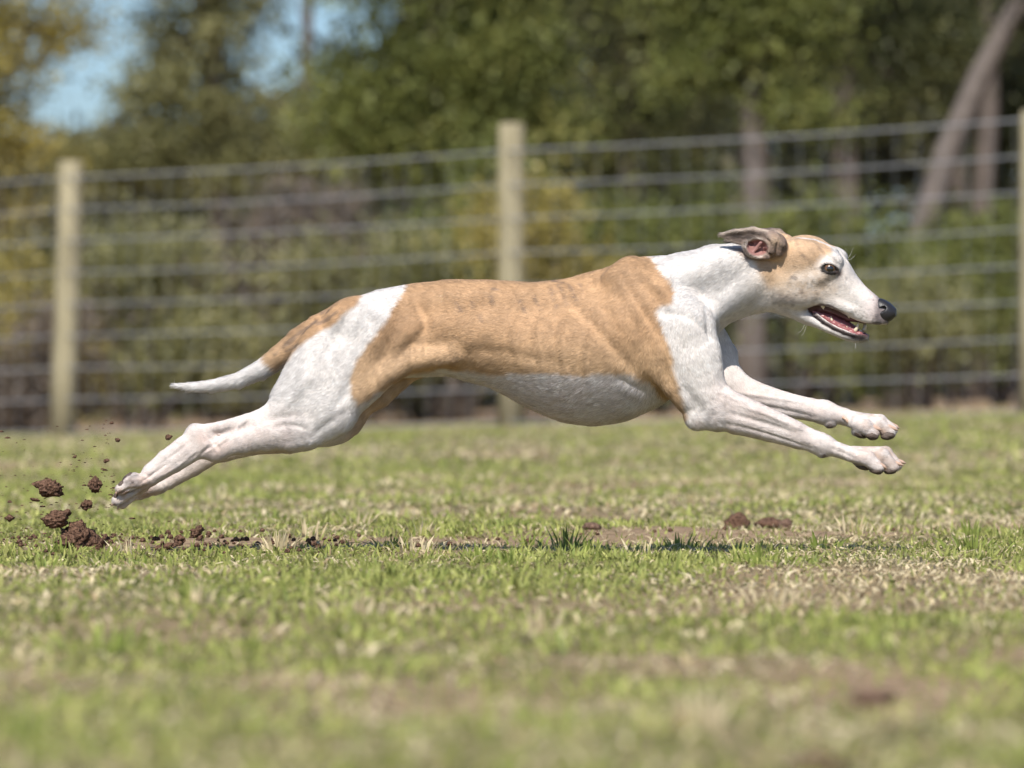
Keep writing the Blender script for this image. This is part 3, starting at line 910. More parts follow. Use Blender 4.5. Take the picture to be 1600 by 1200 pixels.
def make_fur(count):
    fa = V[Q]
    A = np.linalg.norm(np.cross(fa[:, 2] - fa[:, 0], fa[:, 3] - fa[:, 1]), axis=1) / 2
    # more hairs on the side in view
    fn = np.cross(fa[:, 2] - fa[:, 0], fa[:, 3] - fa[:, 1]); fn /= np.maximum(np.linalg.norm(fn, axis=1, keepdims=True), 1e-9)
    A = A * np.where(fn[:, 2] < .25, 1.0, .35)
    A = A * (1 - dog_skin[Q].mean(1)) 
    pr = A / A.sum()
    r = np.random.default_rng(5)
    fi = r.choice(len(Q), count, p=pr)
    u, v = r.random(count), r.random(count)
    w = np.stack([(1 - u) * (1 - v), u * (1 - v), u * v, (1 - u) * v], 1)
    root = (V[Q[fi]] * w[:, :, None]).sum(1)
    nrm = (N[Q[fi]] * w[:, :, None]).sum(1); nrm /= np.linalg.norm(nrm, axis=1, keepdims=True)
    col = (dog_col[Q[fi]] * w[:, :, None]).sum(1)
    f2 = flow_at(root[:, :2])
    # swirl by noise so that the coat lies unevenly
    ang = (vnoise(root, 1 / 22., 21) - .5) * .9 + r.normal(0, .22, count)
    c, s = np.cos(ang), np.sin(ang)
    f2 = np.stack([f2[:, 0] * c - f2[:, 1] * s, f2[:, 0] * s + f2[:, 1] * c], 1)
    t3 = np.concatenate([f2, r.normal(0, .12, (count, 1))], 1)
    t3 -= nrm * (t3 * nrm).sum(1, keepdims=True)
    t3 /= np.maximum(np.linalg.norm(t3, axis=1, keepdims=True), 1e-6)
    P = root
    ln = np.full(count, 7.0)
    head = smoothstep(1150, 1210, P[:, 0]) * (P[:, 1] < 545)
    ln = ln * (1 - .34 * head)
    leg = np.maximum(smoothstep(1090, 1150, P[:, 0]) * (P[:, 1] > 560), smoothstep(470, 420, P[:, 0]) * (P[:, 1] > 625))
    ln = ln * (1 - .38 * leg)
    ln = ln * (1 + .35 * (P[:, 0] < 480) * (P[:, 1] < 615))                     # tail brush
    ln = ln * (1 + .4 * smoothstep(560, 600, P[:, 1]) * (P[:, 0] > 620) * (P[:, 0] < 1040))   # belly
    ln *= r.uniform(.6, 1.25, count)
    lift = r.uniform(.04, .20, count) + .06 * (P[:, 0] < 480) * (P[:, 1] < 615)
    lift = lift * (1 - .35 * head)
    pts = np.empty((count, 4, 3))
    for j, q in enumerate((0, .35, .7, 1.0)):
        pts[:, j] = root + t3 * (ln * q)[:, None] + nrm * (ln * lift * q * (1.25 - .45 * q) - .12)[:, None]
    bel = smoothstep(575, 600, P[:, 1]) * (P[:, 0] > 700) * (P[:, 0] < 1040)
    val = r.normal(1.07, 1, count) * 0 + 1.12 + r.normal(0, 1, count) * (.11 + .13 * bel)
    val = val * (1 + .18 * (vnoise(root, 1 / 7., 22) - .5) * 2)
    col = np.clip(col * val[:, None], .01, .92)
    cu = bpy.data.hair_curves.new('fur')
    cu.add_curves([4] * count)
    W = px2w(pts.reshape(-1, 3)).astype(np.float32)
    cu.attributes['position'].data.foreach_set('vector', W.ravel()) if 'position' in cu.attributes else cu.points.foreach_set('position', W.ravel())
    ra = cu.attributes.get('radius') or cu.attributes.new('radius', 'FLOAT', 'POINT')
    rad = np.tile(np.array([.16, .15, .11, .02]) / 1000, count).astype(np.float32)
    ra.data.foreach_set('value', rad)
    ca = cu.attributes.new('col', 'FLOAT_COLOR', 'CURVE')
    c4 = np.ones((count, 4), np.float32); c4[:, :3] = col
    ca.data.foreach_set('color', c4.ravel())
    na = cu.attributes.new('nrm', 'FLOAT_VECTOR', 'CURVE')
    # hair leans the light a little along its own sideways tilt
    side_v = np.cross(nrm, t3)
    nn = nrm + side_v * r.normal(0, .16, count)[:, None] + t3 * r.normal(0, .16, count)[:, None]
    nn /= np.linalg.norm(nn, axis=1, keepdims=True)
    nw = np.stack([nn[:, 0], nn[:, 2], -nn[:, 1]], 1).astype(np.float32)
    na.data.foreach_set('vector', nw.ravel())
    cu.materials.append(fur_material())
    o = link('fur', cu, body)
    o["kind"] = "stuff"
    return o


NFUR = 420000
if NFUR:
    make_fur(NFUR)

# ---- small parts of the dog: eyes, nose, mouth, claws, pads, whiskers
def tube(pts, rad, seg=8, cap=True):
    """tapered tube through pts (k,3) with radii (k,) -> verts, [quads, tris]"""
    pts = np.asarray(pts, float); k = len(pts)
    t = np.gradient(pts, axis=0); t /= np.maximum(np.linalg.norm(t, axis=1, keepdims=True), 1e-9)
    ref = np.array([0, 0, 1.0]) if abs(t[0][2]) < .8 else np.array([1.0, 0, 0])
    Vs = []
    for i in range(k):
        a = np.cross(ref, t[i]); a /= np.linalg.norm(a); b = np.cross(t[i], a)
        th = np.arange(seg) * 2 * math.pi / seg
        Vs.append(pts[i] + rad[i] * (np.cos(th)[:, None] * a + np.sin(th)[:, None] * b))
    Vv = np.concatenate(Vs)
    q = []
    for i in range(k - 1):
        for j in range(seg):
            q.append((i * seg + j, i * seg + (j + 1) % seg, (i + 1) * seg + (j + 1) % seg, (i + 1) * seg + j))
    tr = []
    if cap:
        n = len(Vv)
        Vv = np.concatenate([Vv, pts[:1], pts[-1:]])
        for j in range(seg):
            tr.append((n, (j + 1) % seg, j))
            tr.append((n + 1, (k - 1) * seg + j, (k - 1) * seg + (j + 1) % seg))
    return Vv, [np.array(q)] + ([np.array(tr)] if tr else [])


def ellipsoid_mesh(c, r, nu=16, nv=10):
    Vs = [[0, 0, 1]]
    for i in range(1, nv):
        ph = math.pi * i / nv
        for j in range(nu):
            th = 2 * math.pi * j / nu
            Vs.append([math.sin(ph) * math.cos(th), math.sin(ph) * math.sin(th), math.cos(ph)])
    Vs.append([0, 0, -1])
    q, t = [], []
    for j in range(nu):
        t.append((0, 1 + j, 1 + (j + 1) % nu))
        b = 1 + (nv - 2) * nu
        t.append((len(Vs) - 1, b + (j + 1) % nu, b + j))
    for i in range(nv - 2):
        for j in range(nu):
            a = 1 + i * nu
            q.append((a + j, a + nu + j, a + nu + (j + 1) % nu, a + (j + 1) % nu))
    return np.array(Vs) * np.array(r) + np.array(c), [np.array(q), np.array(t)]


def attr_mat(name, rough, spec, coat=0.0):
    m, nt, out = new_mat(name)
    at = nt.nodes.new('ShaderNodeAttribute'); at.attribute_name = 'col'
    b = pbsdf(nt, None, rough, spec)
    b.inputs['Coat Weight'].default_value = coat
    b.inputs['Coat Roughness'].default_value = .03
    nt.links.new(at.outputs['Color'], b.inputs['Base Color'])
    nt.links.new(b.outputs[0], out.inputs['Surface'])
    return m


M_eye = attr_mat("eye", .25, .5, 1.0)
M_nose = simple_mat("nose_leather", (.018, .017, .019), .38, .5, noise=.3, scale=900, bump=.0004)
M_tongue = simple_mat("tongue", (.23, .075, .085), .32, .5, noise=.25, scale=260, bump=.0016)
M_gum = simple_mat("gum", (.27, .10, .10), .25, .5, noise=.35, scale=220, bump=.0014)
M_palate = simple_mat("palate", (.07, .025, .028), .35, .5, noise=.3, scale=200)
M_tooth = simple_mat("tooth", (.66, .57, .42), .25, .5, noise=.12, scale=150)
M_claw = simple_mat("claw", (.48, .33, .25), .35, .45, noise=.25, scale=300)
M_pad = simple_mat("paw_pad", (.085, .062, .05), .6, .35, noise=.5, scale=500, bump=.0008)
M_whisk = simple_mat("whisker", (.75, .72, .68), .4, .4)

for s_ in (-1, 1):
    ex, ey = near(1293, 421, -27.5)
    c = HX.fwd((ex, ey, s_ * 27.5))
    gz = np.array([.22, .08, s_ * 1.0]) if s_ > 0 else np.array([.10, .06, -1.0])
    gz /= np.linalg.norm(gz)
    Ve, Fe = ellipsoid_mesh((0, 0, 0), (1, 1, 1), 40, 40)
    b1 = np.cross([0, 1, 0], gz); b1 /= np.linalg.norm(b1); b2 = np.cross(gz, b1)
    ang = np.degrees(np.arccos(np.clip(Ve[:, 2], -1, 1)))
    th = np.arctan2(Ve[:, 1], Ve[:, 0])
    colr = np.tile([.05, .03, .025], (len(Ve), 1))
    iris = (.11 + .03 * np.cos(th * 9) + .03 * np.cos(th * 23 + 1))[:, None] * np.array([1.0, .50, .20])
    w = smoothstep(54, 51, ang)[:, None]; colr = colr * (1 - w) + iris * w
    w = (smoothstep(40, 50, ang) * smoothstep(58, 54, ang))[:, None]; colr = colr * (1 - w * .9) + .01 * w
    w = smoothstep(27, 22, ang)[:, None]; colr = colr * (1 - w) + .004 * w
    rad = 12.4 * (1 + .05 * smoothstep(44, 20, ang))
    Vw = c + (Ve[:, :1] * b1 + Ve[:, 1:2] * b2 + Ve[:, 2:] * gz) * rad[:, None]
    px_mesh('eye', Vw, Fe, [M_eye], dog, cols=colr)

# nose
sn = Sculpt((1345, 450, -75), (1410, 520, 15), .9)
sn.xf = HX
sn.loft([(1362, 474, 496, 9), (1368, 467, 501, 14.5), (1375, 467.5, 505, 17), (1384, 472, 505, 16.5), (1391, 478, 501, 13), (1396, 484, 495, 7)], k=0, n=2.5, up=.15, dn=.25, sm=2)
for s_ in (-1, 1):
    x, y = near(1372, 485, -15)
    sn.rc([(x, y + 1, s_ * 18, 3.4), (x + 6, y - 2, s_ * 13, 3.6)], k=2, op='sub')
    sn.rc([(x - 5, y + 4, s_ * 17, 1.6), (x - 8, y + 8, s_ * 15, 1.4)], k=1.5, op='sub')
sn.rc([(1397, 484, 0, 1.6), (1392, 500, 0, 1.6), (1380, 507, 0, 1.6)], k=1.5, op='sub')
Vn, Qn = sn.mesh()
Vn = smooth_mesh(Vn, Qn, 2)
px_mesh('nose', Vn, Qn, [M_nose], dog)


def HW(pts):
    """points (col,row,head depth) seen at those photo columns/rows -> sculpt space"""
    return np.array([HX.fwd((*near(p[0], p[1], p[2]), p[2])) for p in pts])


# tongue, gums, palate as soft shapes
def soft(name, build, mat, lo, hi, vox=1.1):
    q = Sculpt(lo, hi, vox)
    q.xf = HX
    build(q)
    v, f = q.mesh()
    v = smooth_mesh(v, f, 1)
    return px_mesh(name, v, f, [mat], dog)


BX = ((1240, 455, -95), (1375, 545, 40))
def b_tongue(q):
    q.rc([(1272, 488, 0, 9, 1.9), (1295, 498, 0, 10, 1.6), (1315, 508, 0, 9, 1.4), (1331, 517, 0, 6.5, 1.4), (1340, 522, 0, 3.6, 1.6)], k=4)
    q.rc([(1270, 478, 0, 1.6), (1315, 500, 0, 1.6), (1336, 514, 0, 1.2)], k=2, op='sub')
soft('tongue', b_tongue, M_tongue, *BX)
def b_gum(q):
    for s_ in (-1, 1):
        pts = [(1268, 486, 17, 3), (1283, 494, 15, 4), (1300, 505, 12.5, 4.2), (1316, 513, 10.5, 4), (1330, 519, 8.5, 4), (1342, 521, 5, 3.2)]
        q.rc([(*near(p[0] + 2, p[1] + 1, -p[2]), s_ * p[2], p[3]) for p in pts], k=3)
    q.rc([(*near(1342, 522, -7), -7, 3.4), (*near(1342, 522, -7), 7, 3.4)], k=2)
soft('gum', b_gum, M_gum, *BX)
def b_pal(q):
    q.rc([(1262, 472, 0, 12, 1.9), (1300, 480, 0, 12, 1.7), (1325, 492, 0, 11, 1.5), (1345, 499, 0, 7, 1.6), (1360, 502, 0, 4, 1.6)], k=4)
    q.rc([(1262, 478, 0, 14, 1.6), (1276, 486, 0, 10, 1.8)], k=4)
soft('palate', b_pal, M_palate, *BX)


def tooth(base, tip, r, bend=0.0):
    a, b = HW([base, tip])
    m = (a + b) / 2 + np.array([bend, 0, 0])
    Vt, Ft = tube([a, (a + m) / 2, m, (m + b) / 2, b], np.array([1, 1.0, .8, .5, .12]) * r, 8)
    px_mesh('tooth', Vt, Ft, [M_tooth], dog)


tooth((1334, 519, -8), (1340, 504, -9.5), 3.1, 1.2)        # near lower canine
tooth((1349, 517, 8), (1352, 505, 9), 3.0, 1.0)           # far lower canine
tooth((1341, 521, -5), (1343, 515, -5), 1.8)
tooth((1344, 521, 0), (1346, 516, 0), 1.7)
tooth((1321, 515, -10), (1322, 509, -10.5), 2.0)
tooth((1308, 508, -12), (1307, 502, -12.5), 2.0, .3)
tooth((1298, 502, -14), (1297, 494, -14.5), 2.5, .4)
tooth((1284, 476, -19), (1286, 485, -18.5), 4.4)          # upper carnassial
tooth((1324, 492, -17), (1325, 498, -17), 2.2)
tooth((1351, 500, 12), (1349, 511, 12), 2.6)


def claw(pts, r):
    pts = np.array(pts, float)
    Vt, Ft = tube(pts, np.array([1, .95, .7, .25]) * r, 8)
    px_mesh('claw', Vt, Ft, [M_claw], dog)


for (x, y, d, dx, dy) in ((1369, 724, -66, 13, 8), (1392, 722, -53, 17, 5), (1398, 719, -40, 15, 5), (1374, 724, -29, 13, 7),
                          (1366, 668, 14, 13, 5), (1391, 667, 25, 14, 6), (1396, 664, 41, 12, 6), (1370, 668, 52, 12, 6)):
    claw([(x - 6, y - 2, d), (x, y, d), (x + dx * .6, y + dy * .45, d), (x + dx, y + dy, d)], 4.0)
for (x, y, d) in ((188, 766, -67), (181, 784, -54), (189, 790, -41), (199, 780, -30), (216, 772, 24), (211, 777, 35), (213, 777, 48), (218, 772, 60)):
    claw([(x + 4, y - 5, d), (x, y, d), (x - 2, y + 3, d), (x - 2, y + 6, d)], 2.6)
claw([(1318, 652, 25), (1323, 655, 23), (1326, 660, 22), (1325, 662, 23)], 2.4)     # dew claw of the far foreleg

def pad(c, r, rot=0):
    v, f = ellipsoid_mesh((0, 0, 0), r, 16, 10)
    a = math.radians(rot)
    v = np.stack([v[:, 0] * math.cos(a) - v[:, 1] * math.sin(a), v[:, 0] * math.sin(a) + v[:, 1] * math.cos(a), v[:, 2]], 1) + np.array(c)
    dv = v - np.array(c); v = np.array(c) + dv * (.93 + .22 * (vnoise(v, 1 / 5., 61) - .5) + .16 * (vnoise(v, 1 / 2.2, 62) - .5))[:, None]
    px_mesh('pad', v, f, [M_pad], dog)


for (c, r, rot) in (((1363, 681, 14), (11, 7, 9), 12), ((1388, 681, 23), (12, 7.5, 9), -6), ((1391, 678, 41), (10, 7, 8), -10), ((1366, 679, 52), (9, 6, 8), 10), ((1345, 679, 28), (12, 6, 13), 25),
                    ((1365, 735, -63), (11, 6, 8), 10), ((1388, 735, -52), (12, 6, 8), -4), ((1393, 731, -40), (11, 6, 8), -8), ((1370, 734, -30), (10, 6, 8), 5), ((1345, 729, -46), (13, 5, 13), 15),
                    ((194, 756, -66), (8, 5, 7), 130), ((186, 773, -54), (8, 5, 7), 120), ((203, 745, -48), (11, 5.5, 11), 140)):
    pad(c, r, rot)


def whisker(a, b, d, sag=3):
    a = np.array([*a, d[0]], float); b = np.array([*b, d[1]], float)
    m = (a + b) / 2 + np.array([0, sag, 0])
    Vt, Ft = tube([a, (a + m) / 2 + np.array([0, sag * .3, 0]), m, (m + b) / 2, b], np.array([.13, .12, .11, .09, .04]), 4, cap=False)
    px_mesh('whisker', Vt, Ft, [M_whisk], dog)


for a, b, d in (((1322, 404), (1322, 388), (6, 10)), ((1324, 404), (1334, 386), (6, 8)), ((1325, 405), (1338, 397), (6, 6)), ((1256, 508), (1243, 522), (-25, -40)), ((1259, 509), (1250, 526), (-20, -35)),
                ((1335, 536), (1335, 545), (-25, -32))):
    whisker(a, b, d)

# ------------------------------------------------------------------ ground, soil, grass
def seg_mask(x, y, a, b, w):
    a = np.array(a); b = np.array(b); e = b - a
    t = np.clip(((x - a[0]) * e[0] + (y - a[1]) * e[1]) / (e @ e), 0, 1)
    return np.exp(-(((x - a[0] - t * e[0]) ** 2 + (y - a[1] - t * e[1]) ** 2) / w ** 2))


def ground_z(x, y):
    x = np.asarray(x, float); y = np.asarray(y, float)
    far = smoothstep(3, 18, y) * (.055 + .029 * np.clip(x, -12, 12))
    p = np.stack([x, y, np.zeros_like(x)], -1).reshape(-1, 3)
    und = ((vnoise(p, 1.3, 31) - .5) * .022 + (vnoise(p, 5., 32) - .5) * .010).reshape(x.shape)
    return far + und


def soil_mask(x, y):
    """bare earth: the track behind the dog, the kicked-up spot, scuffs in front, the strip by the fence"""
    x = np.asarray(x, float); y = np.asarray(y, float)
    p = np.stack([x, y, np.zeros_like(x)], -1).reshape(-1, 3)
    n1 = vnoise(p, 6., 41).reshape(x.shape); n2 = vnoise(p * [1, .5, 1], 2.2, 42).reshape(x.shape)
    m = 1.0 * seg_mask(x, y, (-.55, .26), (.25, .78), .24)
    m = np.maximum(m, 1.15 * seg_mask(x, y, (.2, .80), (1.6, 2.15), .32))
    m = np.maximum(m, 1.1 * seg_mask(x, y, (-.62, .02), (-.50, .06), .10))
    def patch(cx, cy, rx, ry):
        return np.exp(-(((x - cx) / rx) ** 2 + ((y - cy) / ry) ** 2) ** 1.5)
    for (cx, cy, rx, ry, a) in ((-.04, -3.75, .11, .45, 1.15), (.27, -3.6, .12, .45, 1.1), (-.16, -3.5, .06, .35, .9), (.10, -3.2, .10, .35, .7), (-.30, -2.6, .14, .4, .6), (.44, -2.9, .12, .4, .7)):
        m = np.maximum(m, a * patch(cx, cy, rx, ry))
    fl = seg_mask(x, y, (-6, 26.5), (6, 16.5), 1.2)
    m = np.maximum(m, .55 * fl)
    m = np.maximum(m, 1.6 * smoothstep(20.6, 21.6, y + .9 * x))
    m = np.maximum(m, .55 * smoothstep(.62, .80, n2))
    return np.clip(m * (.55 + .9 * n1), 0, 1)


def ground_mat():
    m, nt, out = new_mat("earth_and_thatch")
    at = nt.nodes.new('ShaderNodeAttribute'); at.attribute_name = 'soil'
    tc = nt.nodes.new('ShaderNodeTexCoord')
    n1 = nt.nodes.new('ShaderNodeTexNoise'); n1.inputs['Scale'].default_value = 60; n1.inputs['Detail'].default_value = 8
    n2 = nt.nodes.new('ShaderNodeTexNoise'); n2.inputs['Scale'].default_value = 3; n2.inputs['Detail'].default_value = 5
    for n in (n1, n2): nt.links.new(tc.outputs['Object'], n.inputs['Vector'])
    soil = nt.nodes.new('ShaderNodeValToRGB')
    soil.color_ramp.elements[0].color = (.12, .080, .048, 1); soil.color_ramp.elements[1].color = (.40, .285, .18, 1)
    soil.color_ramp.elements[0].position = .28; soil.color_ramp.elements[1].position = .72
    th = nt.nodes.new('ShaderNodeValToRGB')
    th.color_ramp.elements[0].color = (.07, .065, .025, 1); th.color_ramp.elements[1].color = (.26, .22, .11, 1)
    th.color_ramp.elements[0].position = .3; th.color_ramp.elements[1].position = .7
    nt.links.new(n1.outputs['Fac'], soil.inputs[0]); nt.links.new(n1.outputs['Fac'], th.inputs[0])
    mx = nt.nodes.new('ShaderNodeMix'); mx.data_type = 'RGBA'
    nt.links.new(at.outputs['Fac'], mx.inputs[0]); nt.links.new(th.outputs[0], mx.inputs[6]); nt.links.new(soil.outputs[0], mx.inputs[7])
    b = pbsdf(nt, None, .9, .1)
    nt.links.new(mx.outputs[2], b.inputs['Base Color'])
    bp = nt.nodes.new('ShaderNodeBump'); bp.inputs['Distance'].default_value = .01
    nt.links.new(n1.outputs['Fac'], bp.inputs['Height']); nt.links.new(bp.outputs[0], b.inputs['Normal'])
    nt.links.new(b.outputs[0], out.inputs['Surface'])
    return m


def axis(lo, hi, breaks):
    """non-uniform axis from list of (start, step)"""
    v = []
    for (a, st), nx in zip(breaks, [b[0] for b in breaks[1:]] + [hi]):
        v.append(np.arange(a, nx, st))
    v.append([hi]); return np.concatenate(v)


gx = axis(-400, 400, [(-400, 40), (-80, 8), (-16, 1), (-4, .12), (-1.6, .04), (1.6, .12), (4, 1), (16, 8), (80, 40)])
gy = axis(-30, 800, [(-30, 4), (-8, .25), (-6, .06), (-2, .035), (2.2, .08), (6, .3), (30, 2), (60, 20), (200, 100)])
GX, GY = np.meshgrid(gx, gy, indexing='ij')
GZ = ground_z(GX, GY)
SM = soil_mask(GX, GY)
nxg, nyg = GX.shape
idx = np.arange(nxg * nyg).reshape(nxg, nyg)
gq = np.stack([idx[:-1, :-1], idx[1:, :-1], idx[1:, 1:], idx[:-1, 1:]], -1).reshape(-1, 4)
gme = mesh_np('ground', np.stack([GX, GY, GZ], -1).reshape(-1, 3), [gq], [ground_mat()], True, None, {'soil': SM.ravel()})
ground = link('ground', gme)
tag(ground, 'field of earth and dry thatch under the grass', 'ground', kind='structure')


def grass_mat():
    m, nt, out = new_mat("grass_blades")
    at = nt.nodes.new('ShaderNodeAttribute'); at.attribute_name = 'col'
    b = pbsdf(nt, None, .55, .25)
    tr = nt.nodes.new('ShaderNodeBsdfTranslucent')
    mx = nt.nodes.new('ShaderNodeMixShader'); mx.inputs[0].default_value = .3
    nt.links.new(at.outputs['Color'], b.inputs['Base Color']); nt.links.new(at.outputs['Color'], tr.inputs['Color'])
    nt.links.new(b.outputs[0], mx.inputs[1]); nt.links.new(tr.outputs[0], mx.inputs[2])
    nt.links.new(mx.outputs[0], out.inputs['Surface'])
    return m


M_grass = grass_mat()


def blades(x, y, h, wid, lean, az, col, z0=None, curl=.4):
    """one tapered blade of two pieces per root"""
    n = len(x)
    z = ground_z(x, y) if z0 is None else z0
    root = np.stack([x, y, z - .004], 1)
    dirh = np.stack([np.cos(az), np.sin(az), np.zeros(n)], 1)
    up = np.array([0, 0, 1.0])
    sidev = np.stack([-np.sin(az), np.cos(az), np.zeros(n)], 1)
    # side of the blade faces a random way
    tw = rng.uniform(0, 2 * math.pi, n)
    sd = np.stack([np.cos(tw), np.sin(tw), rng.normal(0, .2, n)], 1)
    mid = root + h[:, None] * .55 * (np.cos(lean * .7)[:, None] * up + np.sin(lean * .7)[:, None] * dirh)
    l2 = np.minimum(lean * (1 + curl), 1.9)
    tip = mid + h[:, None] * .5 * (np.cos(l2)[:, None] * up + np.sin(l2)[:, None] * dirh)
    g = ground_z(tip[:, 0], tip[:, 1]); tip[:, 2] = np.maximum(tip[:, 2], g + .003)
    w = wid[:, None]
    Vv = np.stack([root - sd * w * .5, root + sd * w * .5, mid + sd * w * .42, mid - sd * w * .42, tip], 1)
    base = np.arange(n) * 5
    q = base[:, None] + np.array([0, 1, 2, 3]); t = base[:, None] + np.array([3, 2, 4])
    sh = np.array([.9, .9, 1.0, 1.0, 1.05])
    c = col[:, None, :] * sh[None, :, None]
    return Vv.reshape(-1, 3), q, t, np.clip(c, 0, .9).reshape(-1, 3)


G1 = np.array([.12, .165, .032]); G2 = np.array([.28, .305, .08]); G3 = np.array([.43, .40, .15]); ST1 = np.array([.50, .41, .235]); ST2 = np.array([.66, .57, .38]); ST3 = np.array([.34, .24, .14])


def sow(d0, d1, dens, size, wk, margin=.75, thin=1.0):
    """random roots between camera distances d0..d1"""
    wmax = .088 * d1 + margin
    area = 2 * wmax * (d1 - d0)
    n = int(area * dens)
    d = rng.uniform(d0, d1, n); x = rng.uniform(-wmax, wmax, n)
    keep = np.abs(x) < .088 * d + margin
    x, d = x[keep], d[keep]; y = d - D
    p = np.stack([x, y, np.zeros_like(x)], 1)
    so = soil_mask(x, y)
    clump = vnoise(p, 7., 51); patch = vnoise(p * [1, .6, 1], 1.6, 52); tuft = vnoise(p, 16., 53)
    keep = rng.random(len(x)) < (1 - .86 * so) * (.35 + .85 * tuft)
    x, y, p, so, clump, patch, tuft = x[keep], y[keep], p[keep], so[keep], clump[keep], patch[keep], tuft[keep]
    n = len(x)
    dry = rng.random(n) < np.clip(.36 + .9 * (patch - .5) - .8 * (clump - .5) + .35 * so, .08, .95)
    u = rng.random(n)[:, None]; v = rng.random(n)[:, None]
    green = (G1 * (1 - u) + G2 * u) * (1 - v * .5) + G3 * v * .5
    green = green * (.8 + .5 * clump)[:, None]
    straw = np.where(v < .25, ST3 * (1 - u) + ST1 * u, ST1 * (1 - u) + ST2 * u)
    col = np.where(dry[:, None], straw, green) * rng.normal(1, .13, n)[:, None]
    h = np.where(dry, rng.uniform(.011, .030, n), rng.uniform(.009, .018, n) * (.6 + .9 * clump)) * size
    tall = (rng.random(n) < .03 * (clump > .6)); h = np.where(tall & ~dry, h * 1.7, h)
    lean = np.where(dry, rng.uniform(.9, 1.6, n), np.abs(rng.normal(.8, .45, n)))
    az = rng.uniform(0, 2 * math.pi, n)
    wid = np.where(dry, rng.uniform(.0018, .0044, n), rng.uniform(.0026, .0048, n)) * wk
    return blades(x, y, h, wid, lean, az, col)


K = 1.0
packs = [sow(2.9, 6.0, 11000 * K, 1.0, 1.1, .6), sow(6.0, 10.0, 15000 * K, 1.0, 1.0, .8), sow(10.0, 16.0, 4300 * K, 1.15, 1.7, 1.4), sow(16.0, 33.0, 800 * K, 1.35, 3.4, 3.2)]
def tufts():
    """longer fresh tufts and flat mats of straw"""
    X, Y, H, L, A, C, Wd = [], [], [], [], [], [], []
    spots = [(-.59, -.10), (-.50, -.16), (-.13, -.02), (.17, .02), (-.31, .03), (.42, .25), (.62, .10), (-.70, -.5), (.30, -.6)]
    spots += [(rng.uniform(-1.3, 1.3), rng.uniform(-4.5, 4)) for _ in range(60)]
    for (tx, ty) in spots:
        n = int(rng.integers(14, 34)); straw = rng.random() < .3
        rr = np.abs(rng.normal(0, .022, n)); th = rng.uniform(0, 6.28, n)
        X.append(tx + rr * np.cos(th)); Y.append(ty + rr * np.sin(th)); A.append(th)
        k = rng.uniform(.75, 1.25)
        H.append(rng.uniform(.016, .032, n) * k); L.append(np.clip(rr * 26, .1, 1.2) + rng.normal(0, .12, n)); Wd.append(rng.uniform(.003, .0052, n))
        u = rng.random((n, 1)); C.append((ST1 * (1 - u) + ST2 * u) if straw else (np.array([.16, .21, .04]) * (1 - u) + np.array([.30, .35, .09]) * u))
    return blades(*[np.concatenate(q) for q in (X, Y, H, Wd, L, A)], np.concatenate(C))


packs.append(tufts())
off = 0; VV = []; QQ = []; TT = []; CC = []
for (v, q, t, c) in packs:
    VV.append(v); QQ.append(q + off); TT.append(t + off); CC.append(c); off += len(v)
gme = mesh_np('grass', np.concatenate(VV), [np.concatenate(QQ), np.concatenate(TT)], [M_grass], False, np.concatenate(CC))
grass = link('grass', gme)
tag(grass, 'short field grass, green blades mixed with dry straw', 'grass', kind='stuff')

# ------------------------------------------------------------------ clods of earth
def clod_mesh(r, seed, n=3, rough=.34):
    import bmesh
    bm = bmesh.new()
    bmesh.ops.create_icosphere(bm, subdivisions=n, radius=1.0)
    v = np.array([q.co[:] for q in bm.verts])
    d = (vnoise(v + 9, 1.3, seed) - .5) * 2 * rough + (vnoise(v + 9, 3.1, seed + 1) - .5) * .5 * rough * 2 + (vnoise(v + 9, 7., seed + 2) - .5) * .5 * rough * 1.6
    d = d + (vnoise(v + 9, 14., seed + 3) - .5) * .55 * rough + np.minimum(0, vnoise(v + 9, 4.5, seed + 4) - .42) * 1.1 * rough * 2
    v = v * (1 + d)[:, None] * np.array(r)
    f = np.array([[w.index for w in q.verts] for q in bm.faces])
    bm.free()
    return v, f


def soil_mat(name, dark, light):
    m, nt, out = new_mat(name)
    tc = nt.nodes.new('ShaderNodeTexCoord')
    n1 = nt.nodes.new('ShaderNodeTexNoise'); n1.inputs['Scale'].default_value = 260; n1.inputs['Detail'].default_value = 8
    nt.links.new(tc.outputs['Object'], n1.inputs['Vector'])
    cr = nt.nodes.new('ShaderNodeValToRGB')
    cr.color_ramp.elements[0].color = (*dark, 1); cr.color_ramp.elements[1].color = (*light, 1)
    cr.color_ramp.elements[0].position = .32; cr.color_ramp.elements[1].position = .72
    nt.links.new(n1.outputs['Fac'], cr.inputs[0])
    b = pbsdf(nt, None, .95, .08)
    nt.links.new(cr.outputs[0], b.inputs['Base Color'])
    bp = nt.nodes.new('ShaderNodeBump'); bp.inputs['Distance'].default_value = .008
    nt.links.new(n1.outputs['Fac'], bp.inputs['Height']); nt.links.new(bp.outputs[0], b.inputs['Normal'])
    nt.links.new(b.outputs[0], out.inputs['Surface'])
    return m


M_clod = soil_mat("damp_soil", (.045, .026, .018), (.24, .14, .095))
M_lump = soil_mat("dry_soil", (.07, .044, .033), (.28, .18, .13))


